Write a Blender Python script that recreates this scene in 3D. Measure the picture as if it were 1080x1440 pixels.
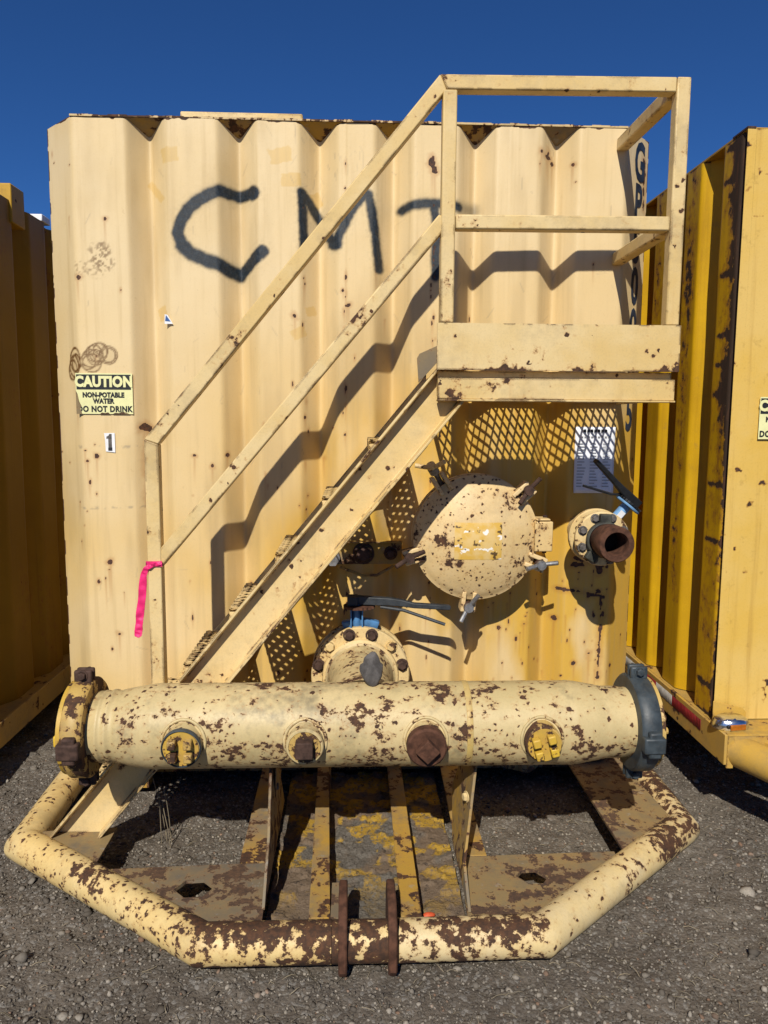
import bpy, bmesh, math, random
import numpy as np
from mathutils import Vector, Matrix, Quaternion

for o in list(bpy.data.objects):
    bpy.data.objects.remove(o)
S = bpy.context.scene
COL = S.collection
V = Vector
PI = math.pi

# ------------------------------------------------------------------ camera
def make_camera():
    yaw, pitch, roll = (math.radians(a) for a in (2.31, 6.69, -.365))
    f = V((math.sin(yaw)*math.cos(pitch), math.cos(yaw)*math.cos(pitch), -math.sin(pitch)))
    r = V((math.cos(yaw), -math.sin(yaw), 0)); u = r.cross(f)
    r2 = r*math.cos(roll) - u*math.sin(roll); u2 = u*math.cos(roll) + r*math.sin(roll)
    cam = bpy.data.cameras.new('camera'); o = bpy.data.objects.new('camera', cam); COL.objects.link(o)
    cam.sensor_fit = 'VERTICAL'; cam.sensor_height = 36; cam.sensor_width = 27
    cam.lens = 1060/1440*36
    cam.clip_start = .05; cam.clip_end = 5000
    M = Matrix((r2, u2, -f)).transposed().to_4x4(); M.translation = V((.006, -3.076, 1.57))
    o.matrix_world = M
    S.camera = o
make_camera()

# ------------------------------------------------------------------ light
SUN = V((.115, .512, -.440)).normalized()          # direction the light travels
W = bpy.data.worlds.new('World'); S.world = W; W.use_nodes = True
wn = W.node_tree.nodes; wl = W.node_tree.links
bg = wn['Background']
sky = wn.new('ShaderNodeTexSky'); sky.sky_type = 'NISHITA'; sky.sun_disc = False
sky.sun_elevation = math.asin(-SUN.z); sky.sun_rotation = math.atan2(-SUN.x, -SUN.y)
sky.altitude = 2500; sky.air_density = 1.0; sky.dust_density = 0.0; sky.ozone_density = 6.0
tint = wn.new('ShaderNodeMix'); tint.data_type = 'RGBA'; tint.blend_type = 'MULTIPLY'; tint.inputs['Factor'].default_value = 1
tint.inputs[7].default_value = (.52, .99, 1.50, 1)          # clear dry high-desert air: a deeper blue than the model's default
wl.new(sky.outputs[0], tint.inputs[6]); wl.new(tint.outputs[2], bg.inputs[0]); bg.inputs[1].default_value = .05
sl = bpy.data.lights.new('sun', 'SUN'); sl.energy = 5.0; sl.angle = math.radians(.5); sl.color = (1, .945, .85)
so = bpy.data.objects.new('sun', sl); COL.objects.link(so)
so.rotation_euler = SUN.to_track_quat('-Z', 'Y').to_euler()
so.location = (-3, -6, 8)
S.view_settings.view_transform = 'Standard'; S.view_settings.look = 'None'
S.view_settings.exposure = 0.06; S.view_settings.gamma = 1; S.view_settings.use_curve_mapping = False
S.render.resolution_x = 768; S.render.resolution_y = 1024

rng = np.random.default_rng(7)
random.seed(7)

# ------------------------------------------------------------------ numpy noise
def vnoise(x, y, seed=0):
    r = np.random.default_rng(seed); T = r.random((256, 256))
    xi = np.floor(x).astype(int); yi = np.floor(y).astype(int)
    fx = x-xi; fy = y-yi
    fx = fx*fx*(3-2*fx); fy = fy*fy*(3-2*fy)
    a = T[xi & 255, yi & 255]; b = T[(xi+1) & 255, yi & 255]; c = T[xi & 255, (yi+1) & 255]; d = T[(xi+1) & 255, (yi+1) & 255]
    return (a*(1-fx)+b*fx)*(1-fy)+(c*(1-fx)+d*fx)*fy
def fbm(x, y, oct=4, seed=0, gain=.5):
    s = 0; a = 1; t = 0
    for i in range(oct):
        s = s+a*vnoise(x*2**i+i*17.3, y*2**i+i*5.1, seed+i); t += a; a *= gain
    return s/t
def sstep(a, b, x):
    t = np.clip((x-a)/(b-a), 0, 1); return t*t*(3-2*t)

# ------------------------------------------------------------------ materials
class NT:
    def __init__(s, name):
        s.m = bpy.data.materials.new(name); s.m.use_nodes = True
        s.t = s.m.node_tree; s.n = s.t.nodes; s.l = s.t.links
        s.p = s.n['Principled BSDF']
    def node(s, typ, **kw):
        n = s.n.new(typ)
        for k, v in kw.items(): setattr(n, k, v)
        return n
    def link(s, a, b): s.l.new(a, b)
    def put(s, sock, v):
        if hasattr(v, 'is_linked') or isinstance(v, bpy.types.NodeSocket): s.link(v, sock)
        elif isinstance(v, (tuple, list)) and len(v) == 3 and sock.type == 'RGBA': sock.default_value = (*v, 1)
        else: sock.default_value = v
    def math(s, op, a, b=0., c=0.):
        n = s.node('ShaderNodeMath', operation=op)
        for i, v in enumerate((a, b, c)): s.put(n.inputs[i], v)
        return n.outputs[0]
    def noise(s, co, scale, detail=4, rough=.55, dist=0.):
        n = s.node('ShaderNodeTexNoise'); s.put(n.inputs['Vector'], co)
        n.inputs['Scale'].default_value = scale; n.inputs['Detail'].default_value = detail
        n.inputs['Roughness'].default_value = rough; n.inputs['Distortion'].default_value = dist
        return n.outputs['Fac']
    def step(s, x, a, b):
        n = s.node('ShaderNodeMapRange', interpolation_type='SMOOTHSTEP')
        s.put(n.inputs[0], x); s.put(n.inputs[1], a); s.put(n.inputs[2], b)
        return n.outputs[0]
    def mix(s, f, a, b):
        n = s.node('ShaderNodeMix', data_type='RGBA')
        s.put(n.inputs['Factor'], f); s.put(n.inputs[6], a); s.put(n.inputs[7], b)
        return n.outputs[2]
    def coords(s, scale=(1, 1, 1), rand=True):
        tc = s.node('ShaderNodeTexCoord').outputs['Object']
        if rand:
            oi = s.node('ShaderNodeObjectInfo').outputs['Random']
            v = s.node('ShaderNodeVectorMath', operation='SCALE'); v.inputs[0].default_value = (31.7, 17.3, 23.9); s.link(oi, v.inputs['Scale'])
            a = s.node('ShaderNodeVectorMath', operation='ADD'); s.link(tc, a.inputs[0]); s.link(v.outputs[0], a.inputs[1]); tc = a.outputs[0]
        if scale != (1, 1, 1): tc = s.scaled(tc, scale)
        return tc
    def scaled(s, co, sc):
        m = s.node('ShaderNodeVectorMath', operation='MULTIPLY'); s.link(co, m.inputs[0]); m.inputs[1].default_value = sc
        return m.outputs[0]
    def attr(s, name):
        return s.node('ShaderNodeAttribute', attribute_name=name).outputs['Fac']
    def bump(s, h, strength=.5, dist=.002):
        b = s.node('ShaderNodeBump'); b.inputs['Strength'].default_value = strength; b.inputs['Distance'].default_value = dist
        s.link(h, b.inputs['Height']); s.link(b.outputs[0], s.p.inputs['Normal'])
    def out(s, col=None, rough=None, metal=None, spec=None):
        if col is not None: s.put(s.p.inputs['Base Color'], col)
        if rough is not None: s.put(s.p.inputs['Roughness'], rough)
        if metal is not None: s.put(s.p.inputs['Metallic'], metal)
        if spec is not None: s.put(s.p.inputs['Specular IOR Level'], spec)
        return s.m

CREAM = (.66, .475, .205); CREAM2 = (.60, .405, .13); YEL = (.56, .33, .03); YEL2 = (.44, .25, .018)
RUST = (.042, .022, .013); RUST2 = (.098, .043, .019); STAIN = (.36, .16, .045)

def paint(name, base=CREAM, base2=CREAM2, thr=.66, rs=9., sthr=.0, ss=42., stain=.5, grime=.35, drip=.2, rough=.5, rust=RUST, rust2=RUST2, rand=True, attrs=False, wear=0., gcol=(.16, .13, .09), stretch=(1, 1, 1), edge=.012, n0w=.55, ew=0., er=.009):
    m = NT(name); co = m.coords(rand=rand)
    cr = m.scaled(co, stretch) if stretch != (1, 1, 1) else co
    n0 = m.noise(cr, rs*.22, 3)
    n1 = m.noise(cr, rs, 9, .68)
    big = m.math('ADD', n1, m.math('MULTIPLY', m.math('SUBTRACT', n0, .5), n0w))
    big = m.math('ADD', big, m.attr('bias'))
    if ew > 0:                               # paint knocked off along the edges of the steel
        bv = m.node('ShaderNodeBevel', samples=4); bv.inputs['Radius'].default_value = er
        dp = m.node('ShaderNodeVectorMath', operation='DOT_PRODUCT'); m.link(bv.outputs[0], dp.inputs[0]); m.link(m.node('ShaderNodeNewGeometry').outputs['Normal'], dp.inputs[1])
        ed = m.step(m.math('SUBTRACT', 1., dp.outputs['Value']), .004, .11)
        big = m.math('ADD', big, m.math('MULTIPLY', ed, m.math('MULTIPLY', m.step(m.noise(co, 9, 3), .40, .66), ew)))
    mask = m.step(big, thr-edge, thr+edge)
    halo = m.step(big, thr-.09, thr+.02)
    if sthr > 0:
        vo = m.node('ShaderNodeTexVoronoi'); 
        wob = m.noise(co, ss*1.4, 3)
        wv = m.node('ShaderNodeVectorMath', operation='MULTIPLY_ADD')
        cmb = m.node('ShaderNodeCombineXYZ'); m.link(wob, cmb.inputs[0]); m.link(wob, cmb.inputs[1]); m.link(wob, cmb.inputs[2])
        m.link(cmb.outputs[0], wv.inputs[0]); wv.inputs[1].default_value = (.018, .018, .018); m.link(co, wv.inputs[2])
        m.link(wv.outputs[0], vo.inputs['Vector']); vo.inputs['Scale'].default_value = ss
        sep = m.node('ShaderNodeSeparateColor'); m.link(vo.outputs['Color'], sep.inputs[0])
        reg = m.step(m.noise(co, rs*.5, 3), .38, .68)
        pick = m.math('GREATER_THAN', m.math('MULTIPLY', m.math('ADD', reg, .35), sep.outputs[0]), 1.0-sthr)
        rad = m.math('MULTIPLY', sep.outputs[1], .42)
        d = m.math('SUBTRACT', rad, vo.outputs['Distance'])
        sp = m.math('MULTIPLY', m.step(d, -.03, .05), pick)
        mask = m.math('MAXIMUM', mask, sp)
        halo = m.math('MAXIMUM', halo, m.math('MULTIPLY', m.step(d, -.3, .05), m.math('MULTIPLY', pick, .6)))
    bl = m.noise(co, 1.7, 4); bm = m.noise(co, 13, 5, .6)
    base_c = m.mix(m.step(m.math('ADD', m.math('MULTIPLY', bl, .7), m.math('MULTIPLY', bm, .3)), .38, .62), base, base2)
    fine = m.noise(co, 160, 3, .7)
    base_c = m.mix(m.math('MULTIPLY', m.step(fine, .45, .75), .16), base_c, gcol)
    dr = m.noise(m.scaled(co, (38, 38, 1.6)), 1, 4, .6)
    base_c = m.mix(m.math('MULTIPLY', m.step(dr, .56, .78), drip), base_c, STAIN)
    gr = m.math('ADD', m.math('MULTIPLY', m.noise(co, 4.5, 6, .65), .75), m.math('MULTIPLY', m.noise(co, 45, 4, .6), .25))
    base_c = m.mix(m.math('MULTIPLY', m.step(gr, .47, .68), grime), base_c, gcol)
    if wear > 0:
        w = m.step(m.noise(co, 26, 6, .7), .62, .66)
        base_c = m.mix(m.math('MULTIPLY', w, wear), base_c, (.3, .29, .26))
    base_c = m.mix(m.math('MULTIPLY', halo, stain), base_c, STAIN)
    rc = m.mix(m.step(m.noise(co, 55, 5, .7), .35, .7), rust, rust2)
    col = m.mix(mask, base_c, rc)
    m.out(col, m.math('ADD', m.math('MULTIPLY', mask, .35), m.math('MULTIPLY_ADD', fine, .25, rough-.12)), spec=.35)
    h = m.math('ADD', m.math('MULTIPLY', mask, -.7), m.math('ADD', m.math('MULTIPLY', m.noise(co, 420, 2), .12), m.math('MULTIPLY', m.math('MULTIPLY', mask, m.noise(co, 150, 4)), .7)))
    m.bump(h, .6, .0025)
    return m.m

def flat(name, col, rough=.5, var=.12, scale=30, metal=0., bumpd=.0008, spec=.4, dirt=(.10, .08, .06), dirtf=.25):
    m = NT(name); co = m.coords()
    n = m.noise(co, scale, 5, .6); n2 = m.noise(co, scale*5, 3, .7)
    c2 = tuple(max(0, c*(1-2.2*var)) for c in col)
    c = m.mix(m.step(n, .35, .68), col, c2)
    c = m.mix(m.math('MULTIPLY', m.step(n2, .5, .75), dirtf), c, dirt)
    m.out(c, m.math('MULTIPLY_ADD', n2, .3, rough-.15), metal, spec)
    m.bump(m.math('ADD', n, m.math('MULTIPLY', n2, .5)), .5, bumpd)
    return m.m

MAT = {}
MAT['rail'] = paint('cream_rail_paint', base=(.66, .50, .245), base2=(.60, .42, .16), thr=.70, rs=26, n0w=.8, sthr=.14, ss=50, ew=.46, er=.012, stain=.65, grime=.28, drip=.12)
MAT['frame'] = paint('cream_frame_paint', base=(.66, .50, .245), base2=(.60, .42, .16), thr=.705, rs=24, n0w=.8, sthr=.12, ss=48, ew=.46, er=.012, stain=.7, grime=.26, drip=.2)
MAT['pipe'] = paint('pale_manifold_paint', base=(.57, .445, .225), base2=(.46, .36, .17), thr=.598, rs=28, n0w=.55, sthr=.55, ss=54, stain=.50, grime=.85, drip=.2, gcol=(.19, .155, .09), stretch=(1, 1.2, 1.2))
MAT['bumper'] = paint('chipped_bumper_paint', base=(.66, .50, .23), base2=(.60, .43, .17), thr=.590, rs=32, n0w=.40, sthr=.70, ss=46, stain=.45, grime=.3, drip=.0)
MAT['bumper_pale'] = paint('worn_bumper_paint', base=(.64, .51, .28), base2=(.60, .45, .20), thr=.615, rs=32, n0w=.35, sthr=.40, ss=46, stain=.5, grime=.4, drip=.0)
MAT['deck'] = paint('rusted_deck_paint', base=(.25, .175, .075), base2=(.16, .125, .08), thr=.53, rs=19, sthr=.2, ss=30, stain=.25, grime=.7, drip=.0, gcol=(.11, .098, .08), wear=.35, rough=.75, rust=(.06, .036, .024), rust2=(.12, .066, .036), ew=.12)
MAT['beam'] = paint('deck_beam_paint', base=(.40, .235, .035), base2=(.17, .145, .105), thr=.56, rs=18, sthr=.25, ss=32, stain=.3, grime=.85, drip=.0, gcol=(.13, .115, .095), wear=.3, rough=.75, ew=.12)
MAT['hatch'] = paint('hatch_paint', base=(.66, .49, .25), base2=(.62, .44, .19), thr=.655, rs=26, n0w=.8, sthr=.75, ss=66, stain=.5, grime=.22, drip=.18)
MAT['flange'] = paint('flange_paint', base=(.66, .51, .26), base2=(.6, .43, .18), thr=.60, rs=34, n0w=.5, sthr=.2, ss=60, stain=.45, grime=.35, drip=.1)
MAT['yellow_side'] = paint('yellow_wall_paint', base=YEL, base2=YEL2, thr=.72, rs=6, sthr=.05, ss=25, stain=.4, grime=.35, drip=.3, gcol=(.14, .09, .02))
MAT['yellow_dull'] = paint('dull_yellow_wall_paint', base=(.36, .20, .022), base2=(.30, .165, .02), thr=.73, rs=6, sthr=.06, ss=25, stain=.35, grime=.4, drip=.25, gcol=(.12, .08, .03))
MAT['yellow_rail'] = paint('yellow_rail_paint', base=(.50, .30, .05), base2=(.40, .26, .08), thr=.66, rs=12, sthr=.1, ss=30, stain=.4, grime=.55, drip=.1, gcol=(.16, .13, .08), ew=.14)
MAT['yellow_cap'] = paint('yellow_cap_paint', base=(.62, .40, .03), base2=(.5, .31, .05), thr=.6, rs=34, sthr=.2, ss=70, stain=.3, grime=.3, drip=0)
MAT['rust'] = flat('rusty_brown_steel', (.105, .046, .026), .85, .25, 40, bumpd=.0015, spec=.25, dirt=(.04, .025, .02))
MAT['darkrust'] = flat('dark_rusty_steel', (.075, .042, .03), .8, .25, 40, bumpd=.0015, spec=.25, dirt=(.03, .02, .016))
MAT['coupling_brown'] = paint('brown_coupling_paint', base=(.50, .34, .10), base2=(.42, .27, .07), thr=.515, rs=20, sthr=.2, ss=40, stain=.3, grime=.4, drip=0)
MAT['slate'] = flat('slate_blue_paint', (.045, .058, .066), .5, .2, 24, dirt=(.09, .085, .075), dirtf=.35)
MAT['blue'] = flat('blue_valve_paint', (.07, .20, .40), .5, .15, 40, dirt=(.08, .1, .13))
MAT['paleblue'] = flat('pale_blue_valve_paint', (.16, .33, .56), .5, .12, 40)
MAT['handle_grey'] = flat('dark_grey_lever', (.032, .038, .044), .55, .2, 35, dirt=(.11, .1, .085))
MAT['black'] = flat('black_lever', (.012, .013, .015), .5, .2, 40, dirt=(.03, .028, .025))
MAT['steel'] = flat('galvanised_steel', (.33, .33, .33), .45, .2, 60, metal=.7)
MAT['boltgrey'] = flat('grey_bolt_steel', (.16, .145, .13), .6, .25, 60, metal=.3)
MAT['chrome'] = flat('chrome', (.75, .76, .78), .2, .05, 60, metal=1., dirtf=.1)
MAT['amber'] = flat('amber_lens', (.42, .12, .008), .25, .15, 50, spec=.6)
MAT['white_tape'] = flat('white_reflective_tape', (.50, .47, .42), .5, .15, 18)
MAT['red_tape'] = flat('red_reflective_tape', (.24, .015, .018), .5, .2, 18)
MAT['sign_yellow'] = flat('pale_yellow_sign', (.74, .72, .36), .5, .05, 16, dirt=(.3, .27, .15), dirtf=.15)
MAT['sign_black'] = flat('black_sign_ink', (.014, .015, .017), .5, .1, 30)
MAT['navy'] = flat('navy_stencil_ink', (.018, .034, .065), .6, .25, 25)
MAT['white'] = flat('white_sticker', (.78, .79, .80), .5, .05, 20, dirt=(.5, .48, .42), dirtf=.15)
MAT['bluesticker'] = flat('blue_sticker', (.03, .10, .30), .5, .1, 20)
MAT['paper'] = flat('white_paper', (.80, .82, .84), .7, .04, 14, dirt=(.55, .54, .5), dirtf=.1)
MAT['printing'] = flat('grey_printing', (.30, .31, .33), .7, .1, 20)
MAT['pink'] = flat('pink_flagging_tape', (.82, .025, .17), .5, .12, 40, dirt=(.6, .02, .15), dirtf=.2)
MAT['stone'] = flat('grey_stone', (.115, .105, .098), .9, .22, 30, bumpd=.004, dirt=(.05, .045, .04), dirtf=.5)
MAT['orange'] = flat('orange_plastic', (.62, .10, .035), .5, .15, 30)
MAT['straw'] = flat('dry_straw', (.25, .205, .135), .9, .2, 10)
MAT['label'] = flat('faded_yellow_label', (.60, .38, .065), .55, .1, 25, dirt=(.45, .27, .06))
MAT['tube_inside'] = flat('dark_pipe_bore', (.03, .018, .012), .9, .2, 40)

# ------------------------------------------------------------------ mesh builders
def frame_of(d):
    d = V(d).normalized(); a = V((0, 0, 1)) if abs(d.z) < .95 else V((1, 0, 0))
    x = a.cross(d).normalized(); return x, d.cross(x), d
class MB:
    def __init__(s): s.v = []; s.f = []
    def add(s, vs, fs):
        b = len(s.v); s.v += [tuple(v) for v in vs]; s.f += [tuple(i+b for i in f) for f in fs]; return s
    def box(s, a, b):
        (x0, y0, z0), (x1, y1, z1) = a, b
        return s.add([(x0, y0, z0), (x1, y0, z0), (x1, y1, z0), (x0, y1, z0), (x0, y0, z1), (x1, y0, z1), (x1, y1, z1), (x0, y1, z1)],
                     [(0, 3, 2, 1), (4, 5, 6, 7), (0, 1, 5, 4), (1, 2, 6, 5), (2, 3, 7, 6), (3, 0, 4, 7)])
    def obox(s, c, ax, ay, az):           # centre and three half-axis vectors
        c = V(c); ax = V(ax); ay = V(ay); az = V(az)
        vs = [c+ax*i+ay*j+az*k for k in (-1, 1) for (i, j) in ((-1, -1), (1, -1), (1, 1), (-1, 1))]
        return s.add(vs, [(0, 3, 2, 1), (4, 5, 6, 7), (0, 1, 5, 4), (1, 2, 6, 5), (2, 3, 7, 6), (3, 0, 4, 7)])
    def bar(s, p, q, w, h, up=(0, 0, 1)):  # rectangular bar from p to q, w across, h along up
        p = V(p); q = V(q); d = (q-p); up = V(up)
        side = d.cross(up).normalized(); u = side.cross(d).normalized()
        return s.obox((p+q)/2, d/2, side*w/2, u*h/2)
    def prism(s, pts, d):                  # polygon of 3D points extruded along d
        n = len(pts); P = [V(p) for p in pts]; d = V(d)
        return s.add(P+[p+d for p in P], [tuple(range(n))[::-1], tuple(range(n, 2*n))]+[(i, (i+1) % n, n+(i+1) % n, n+i) for i in range(n)])
    def lathe(s, prof, o, d, n=48, a0=0., a1=2*PI, ref=None):   # profile (r, h) about axis d through o
        x, y, z = frame_of(d); o = V(o)
        if ref is not None:
            x = (V(ref)-z*V(ref).dot(z)).normalized(); y = z.cross(x)
        full = abs(a1-a0-2*PI) < 1e-6; m = n if full else n+1
        vs = []; fs = []
        for (r, h) in prof:
            for i in range(m):
                a = a0+(a1-a0)*i/n
                vs.append(o+z*h+x*(r*math.cos(a))+y*(r*math.sin(a)))
        for k in range(len(prof)-1):
            for i in range(n):
                j = (i+1) % m if full else i+1
                fs.append((k*m+i, k*m+j, (k+1)*m+j, (k+1)*m+i))
        return s.add(vs, fs)
    def cyl(s, p, q, r, n=16, r1=None):
        p = V(p); q = V(q); L = (q-p).length; r1 = r if r1 is None else r1
        return s.lathe([(0.0001, 0), (r, 0), (r1, L), (0.0001, L)], p, q-p, n)
    def tube(s, pts, r, n=20, cap=True):   # mitred tube along a polyline
        P = [V(p) for p in pts]; vs = []; fs = []
        x = None
        for i, p in enumerate(P):
            d0 = (P[i]-P[i-1]).normalized() if i else (P[1]-P[0]).normalized()
            d1 = (P[i+1]-P[i]).normalized() if i < len(P)-1 else d0
            t = (d0+d1).normalized()
            if x is None: x = frame_of(d0)[0]
            # carry the frame: rotate x into the plane normal to d0, then project along d0 onto the mitre plane
            xs = (x-d0*x.dot(d0)).normalized(); ys = d0.cross(xs)
            for k in range(n):
                a = 2*PI*k/n; e = xs*(r*math.cos(a))+ys*(r*math.sin(a))
                e = e-d0*(e.dot(t)/d0.dot(t)); vs.append(p+e)
            x = (xs-d1*xs.dot(d1)).normalized()
        for i in range(len(P)-1):
            for k in range(n): j = (k+1) % n; fs.append((i*n+k, i*n+j, (i+1)*n+j, (i+1)*n+k))
        if cap: fs += [tuple(range(n))[::-1], tuple(range((len(P)-1)*n, len(P)*n))]
        return s.add(vs, fs)
    def mesh(s, name, origin, angle=35):
        me = bpy.data.meshes.new(name)
        me.from_pydata([tuple(V(v)-origin) for v in s.v], [], s.f); me.validate()
        bm = bmesh.new(); bm.from_mesh(me); bmesh.ops.recalc_face_normals(bm, faces=bm.faces); bm.to_mesh(me); bm.free()
        me.polygons.foreach_set('use_smooth', [True]*len(me.polygons)); me.set_sharp_from_angle(angle=math.radians(angle))
        return me
    def build(s, name, mat, parent=None, label=None, bevel=0., angle=35, origin=None):
        A = np.array(s.v)
        org = V(((A.min(0)+A.max(0))/2).tolist()) if origin is None else V(origin)
        me = s.mesh(name, org, angle); me.materials.append(mat if not isinstance(mat, str) else MAT[mat])
        return link(name, me, parent, org, label, bevel)
WLOC = {}
def wloc(o): return WLOC.get(o.name, V((0, 0, 0)))
def link(name, me, parent, org, label=None, bevel=0., rot=None):
    o = bpy.data.objects.new(name, me); COL.objects.link(o)
    o.location = V(org)-(wloc(parent) if parent else V((0, 0, 0)))
    if parent: o.parent = parent
    if rot is not None: o.rotation_mode = 'QUATERNION'; o.rotation_quaternion = rot
    WLOC[o.name] = V(org)
    if label: o['label'] = label
    if bevel:
        b = o.modifiers.new('bevel', 'BEVEL'); b.width = bevel; b.segments = 2; b.limit_method = 'ANGLE'; b.angle_limit = math.radians(40)
        b.harden_normals = False
    return o
def thing(name, loc, label, cat, group=None):
    o = bpy.data.objects.new(name, None); COL.objects.link(o); o.location = loc; o.empty_display_size = .1
    WLOC[o.name] = V(loc); tag(o, label, cat, group); return o
def tag(o, label, cat, group=None, kind=None):
    if label: o['label'] = label
    if cat: o['category'] = cat
    if group: o['group'] = group
    if kind: o['kind'] = kind
    return o
def grid_mesh(name, P, attrs=None, origin=(0, 0, 0)):      # P: (nu, nv, 3) array
    nu, nv = P.shape[:2]; n = nu*nv
    me = bpy.data.meshes.new(name); me.vertices.add(n)
    me.vertices.foreach_set('co', (P.reshape(-1, 3)-np.array(origin)).astype(np.float32).ravel())
    I = np.arange(n).reshape(nu, nv)
    q = np.stack([I[:-1, :-1], I[1:, :-1], I[1:, 1:], I[:-1, 1:]], -1).reshape(-1, 4)
    me.loops.add(q.size); me.loops.foreach_set('vertex_index', q.astype(np.int32).ravel())
    me.polygons.add(len(q)); me.polygons.foreach_set('loop_start', np.arange(0, q.size, 4, dtype=np.int32))
    me.polygons.foreach_set('use_smooth', np.ones(len(q), dtype=bool))
    me.update(calc_edges=True)
    for k, a in (attrs or {}).items():
        at = me.attributes.new(k, 'FLOAT', 'POINT'); at.data.foreach_set('value', a.astype(np.float32).ravel())
    return me
def text_mesh(txt, size, bold=0., extrude=.0004, sx=1., align='CENTER', space=1.):
    c = bpy.data.curves.new('lettering', 'FONT'); c.body = txt; c.size = size; c.offset = bold; c.extrude = extrude
    c.align_x = align; c.align_y = 'CENTER'; c.resolution_u = 3; c.space_character = space
    o = bpy.data.objects.new('lettering_tmp', c); COL.objects.link(o)
    bpy.context.view_layer.update()
    me = bpy.data.meshes.new_from_object(o.evaluated_get(bpy.context.evaluated_depsgraph_get()))
    bpy.data.objects.remove(o); bpy.data.curves.remove(c)
    if sx != 1.: me.transform(Matrix.Diagonal((sx, 1, 1, 1)))
    return me
def put_text(txt, size, pos, mat, parent, xdir=(1, 0, 0), ydir=(0, 0, 1), name='lettering', **kw):
    me = text_mesh(txt, size, **kw); x = V(xdir).normalized(); y = V(ydir).normalized(); z = x.cross(y)
    R = Matrix((x, y, z)).transposed()
    me.transform(R.to_4x4()); me.materials.clear(); me.materials.append(MAT[mat])
    return link(name, me, parent, V(pos))

bolt_cache = {}
def bolt_mesh(r, h, mat, washer=True):
    k = (r, h, mat)
    if k not in bolt_cache:
        b = MB(); b.lathe([(.0001, h), (r*.8, h), (r, h*.8), (r, 0)], (0, 0, 0), (0, 0, 1), 6)
        if washer: b.lathe([(r*1.0, h*.18), (r*1.35, h*.15), (r*1.35, -h*.1)], (0, 0, 0), (0, 0, 1), 14)
        me = b.mesh('bolt', V((0, 0, 0))); me.materials.append(MAT[mat]); bolt_cache[k] = me
    return bolt_cache[k]
def bolt(pos, d, r, h, mat, parent, spin=0.):
    q = V(d).to_track_quat('Z', 'Y') @ Quaternion((0, 0, 1), spin)
    return link('bolt', bolt_mesh(r, h, mat), parent, V(pos), rot=q)

# =================================================================== GROUND
def build_ground():
    m = NT('gravel_ground'); co = m.coords(rand=False)
    a = m.noise(co, 3.0, 6, .6); b = m.noise(co, 90, 6, .75); 
    vo = m.node('ShaderNodeTexVoronoi'); m.link(co, vo.inputs['Vector']); vo.inputs['Scale'].default_value = 95
    sep = m.node('ShaderNodeSeparateColor'); m.link(vo.outputs['Color'], sep.inputs[0])
    c = m.mix(m.step(a, .35, .65), (.088, .072, .056), (.138, .115, .090))
    c = m.mix(m.math('MULTIPLY', m.step(b, .45, .7), .75), c, (.16, .145, .125))
    c = m.mix(m.math('MULTIPLY', m.step(sep.outputs[0], .80, .9), .6), c, (.25, .235, .21))
    c = m.mix(m.math('MULTIPLY', m.step(m.noise(co, 30, 5, .7), .56, .7), .6), c, (.05, .043, .036))
    c = m.mix(m.math('MULTIPLY', m.step(m.noise(co, 1.1, 6, .65), .50, .66), .55), c, (.175, .150, .118))
    m.out(c, .95, spec=.2)
    h = m.math('ADD', m.math('MULTIPLY', b, .6), m.math('ADD', m.math('MULTIPLY', m.noise(co, 300, 3, .7), .3), m.math('MULTIPLY', vo.outputs['Distance'], -.5)))
    m.bump(h, 1., .008)
    # far sheet as a ring around a finely modelled near patch
    near = (-3.2, 3.2, -2.6, 3.0)
    x0, x1, y0, y1 = near
    nx = np.linspace(x0, x1, 560); ny = np.linspace(y0, y1, 480)
    X, Y = np.meshgrid(nx, ny, indexing='ij')
    Z = (fbm(X*2.2, Y*2.2, 3, 3)-.5)*.025+(fbm(X*16, Y*16, 4, 11)-.5)*.026+(fbm(X*60, Y*60, 3, 21)-.5)*.012
    ed = np.minimum.reduce([X-x0, x1-X, Y-y0, y1-Y]); Z *= sstep(0, .3, ed); Z -= .008*sstep(0, .3, ed)
    o = link('ground', grid_mesh('ground', np.stack([X, Y, Z], -1)), None, V((0, 0, 0))); o.data.materials.append(m.m)
    tag(o, 'dark grey gravel yard surface with straw and small stones', None, None, 'structure')
    f = MB(); R = 900
    f.add([(-R, -R, 0), (R, -R, 0), (R, y0, 0), (-R, y0, 0)], [(0, 1, 2, 3)])
    f.add([(-R, y1, 0), (R, y1, 0), (R, R, 0), (-R, R, 0)], [(0, 1, 2, 3)])
    f.add([(-R, y0, 0), (x0, y0, 0), (x0, y1, 0), (-R, y1, 0)], [(0, 1, 2, 3)])
    f.add([(x1, y0, 0), (R, y0, 0), (R, y1, 0), (x1, y1, 0)], [(0, 1, 2, 3)])
    g = f.build('yard', m.m); tag(g, 'gravel yard stretching away behind the tanks', None, None, 'structure')
    return lambda x, y: (fbm(x*2.2, y*2.2, 3, 3)-.5)*.025+(fbm(x*16, y*16, 4, 11)-.5)*.026+(fbm(x*60, y*60, 3, 21)-.5)*.012-.008
gz = build_ground()

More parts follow.
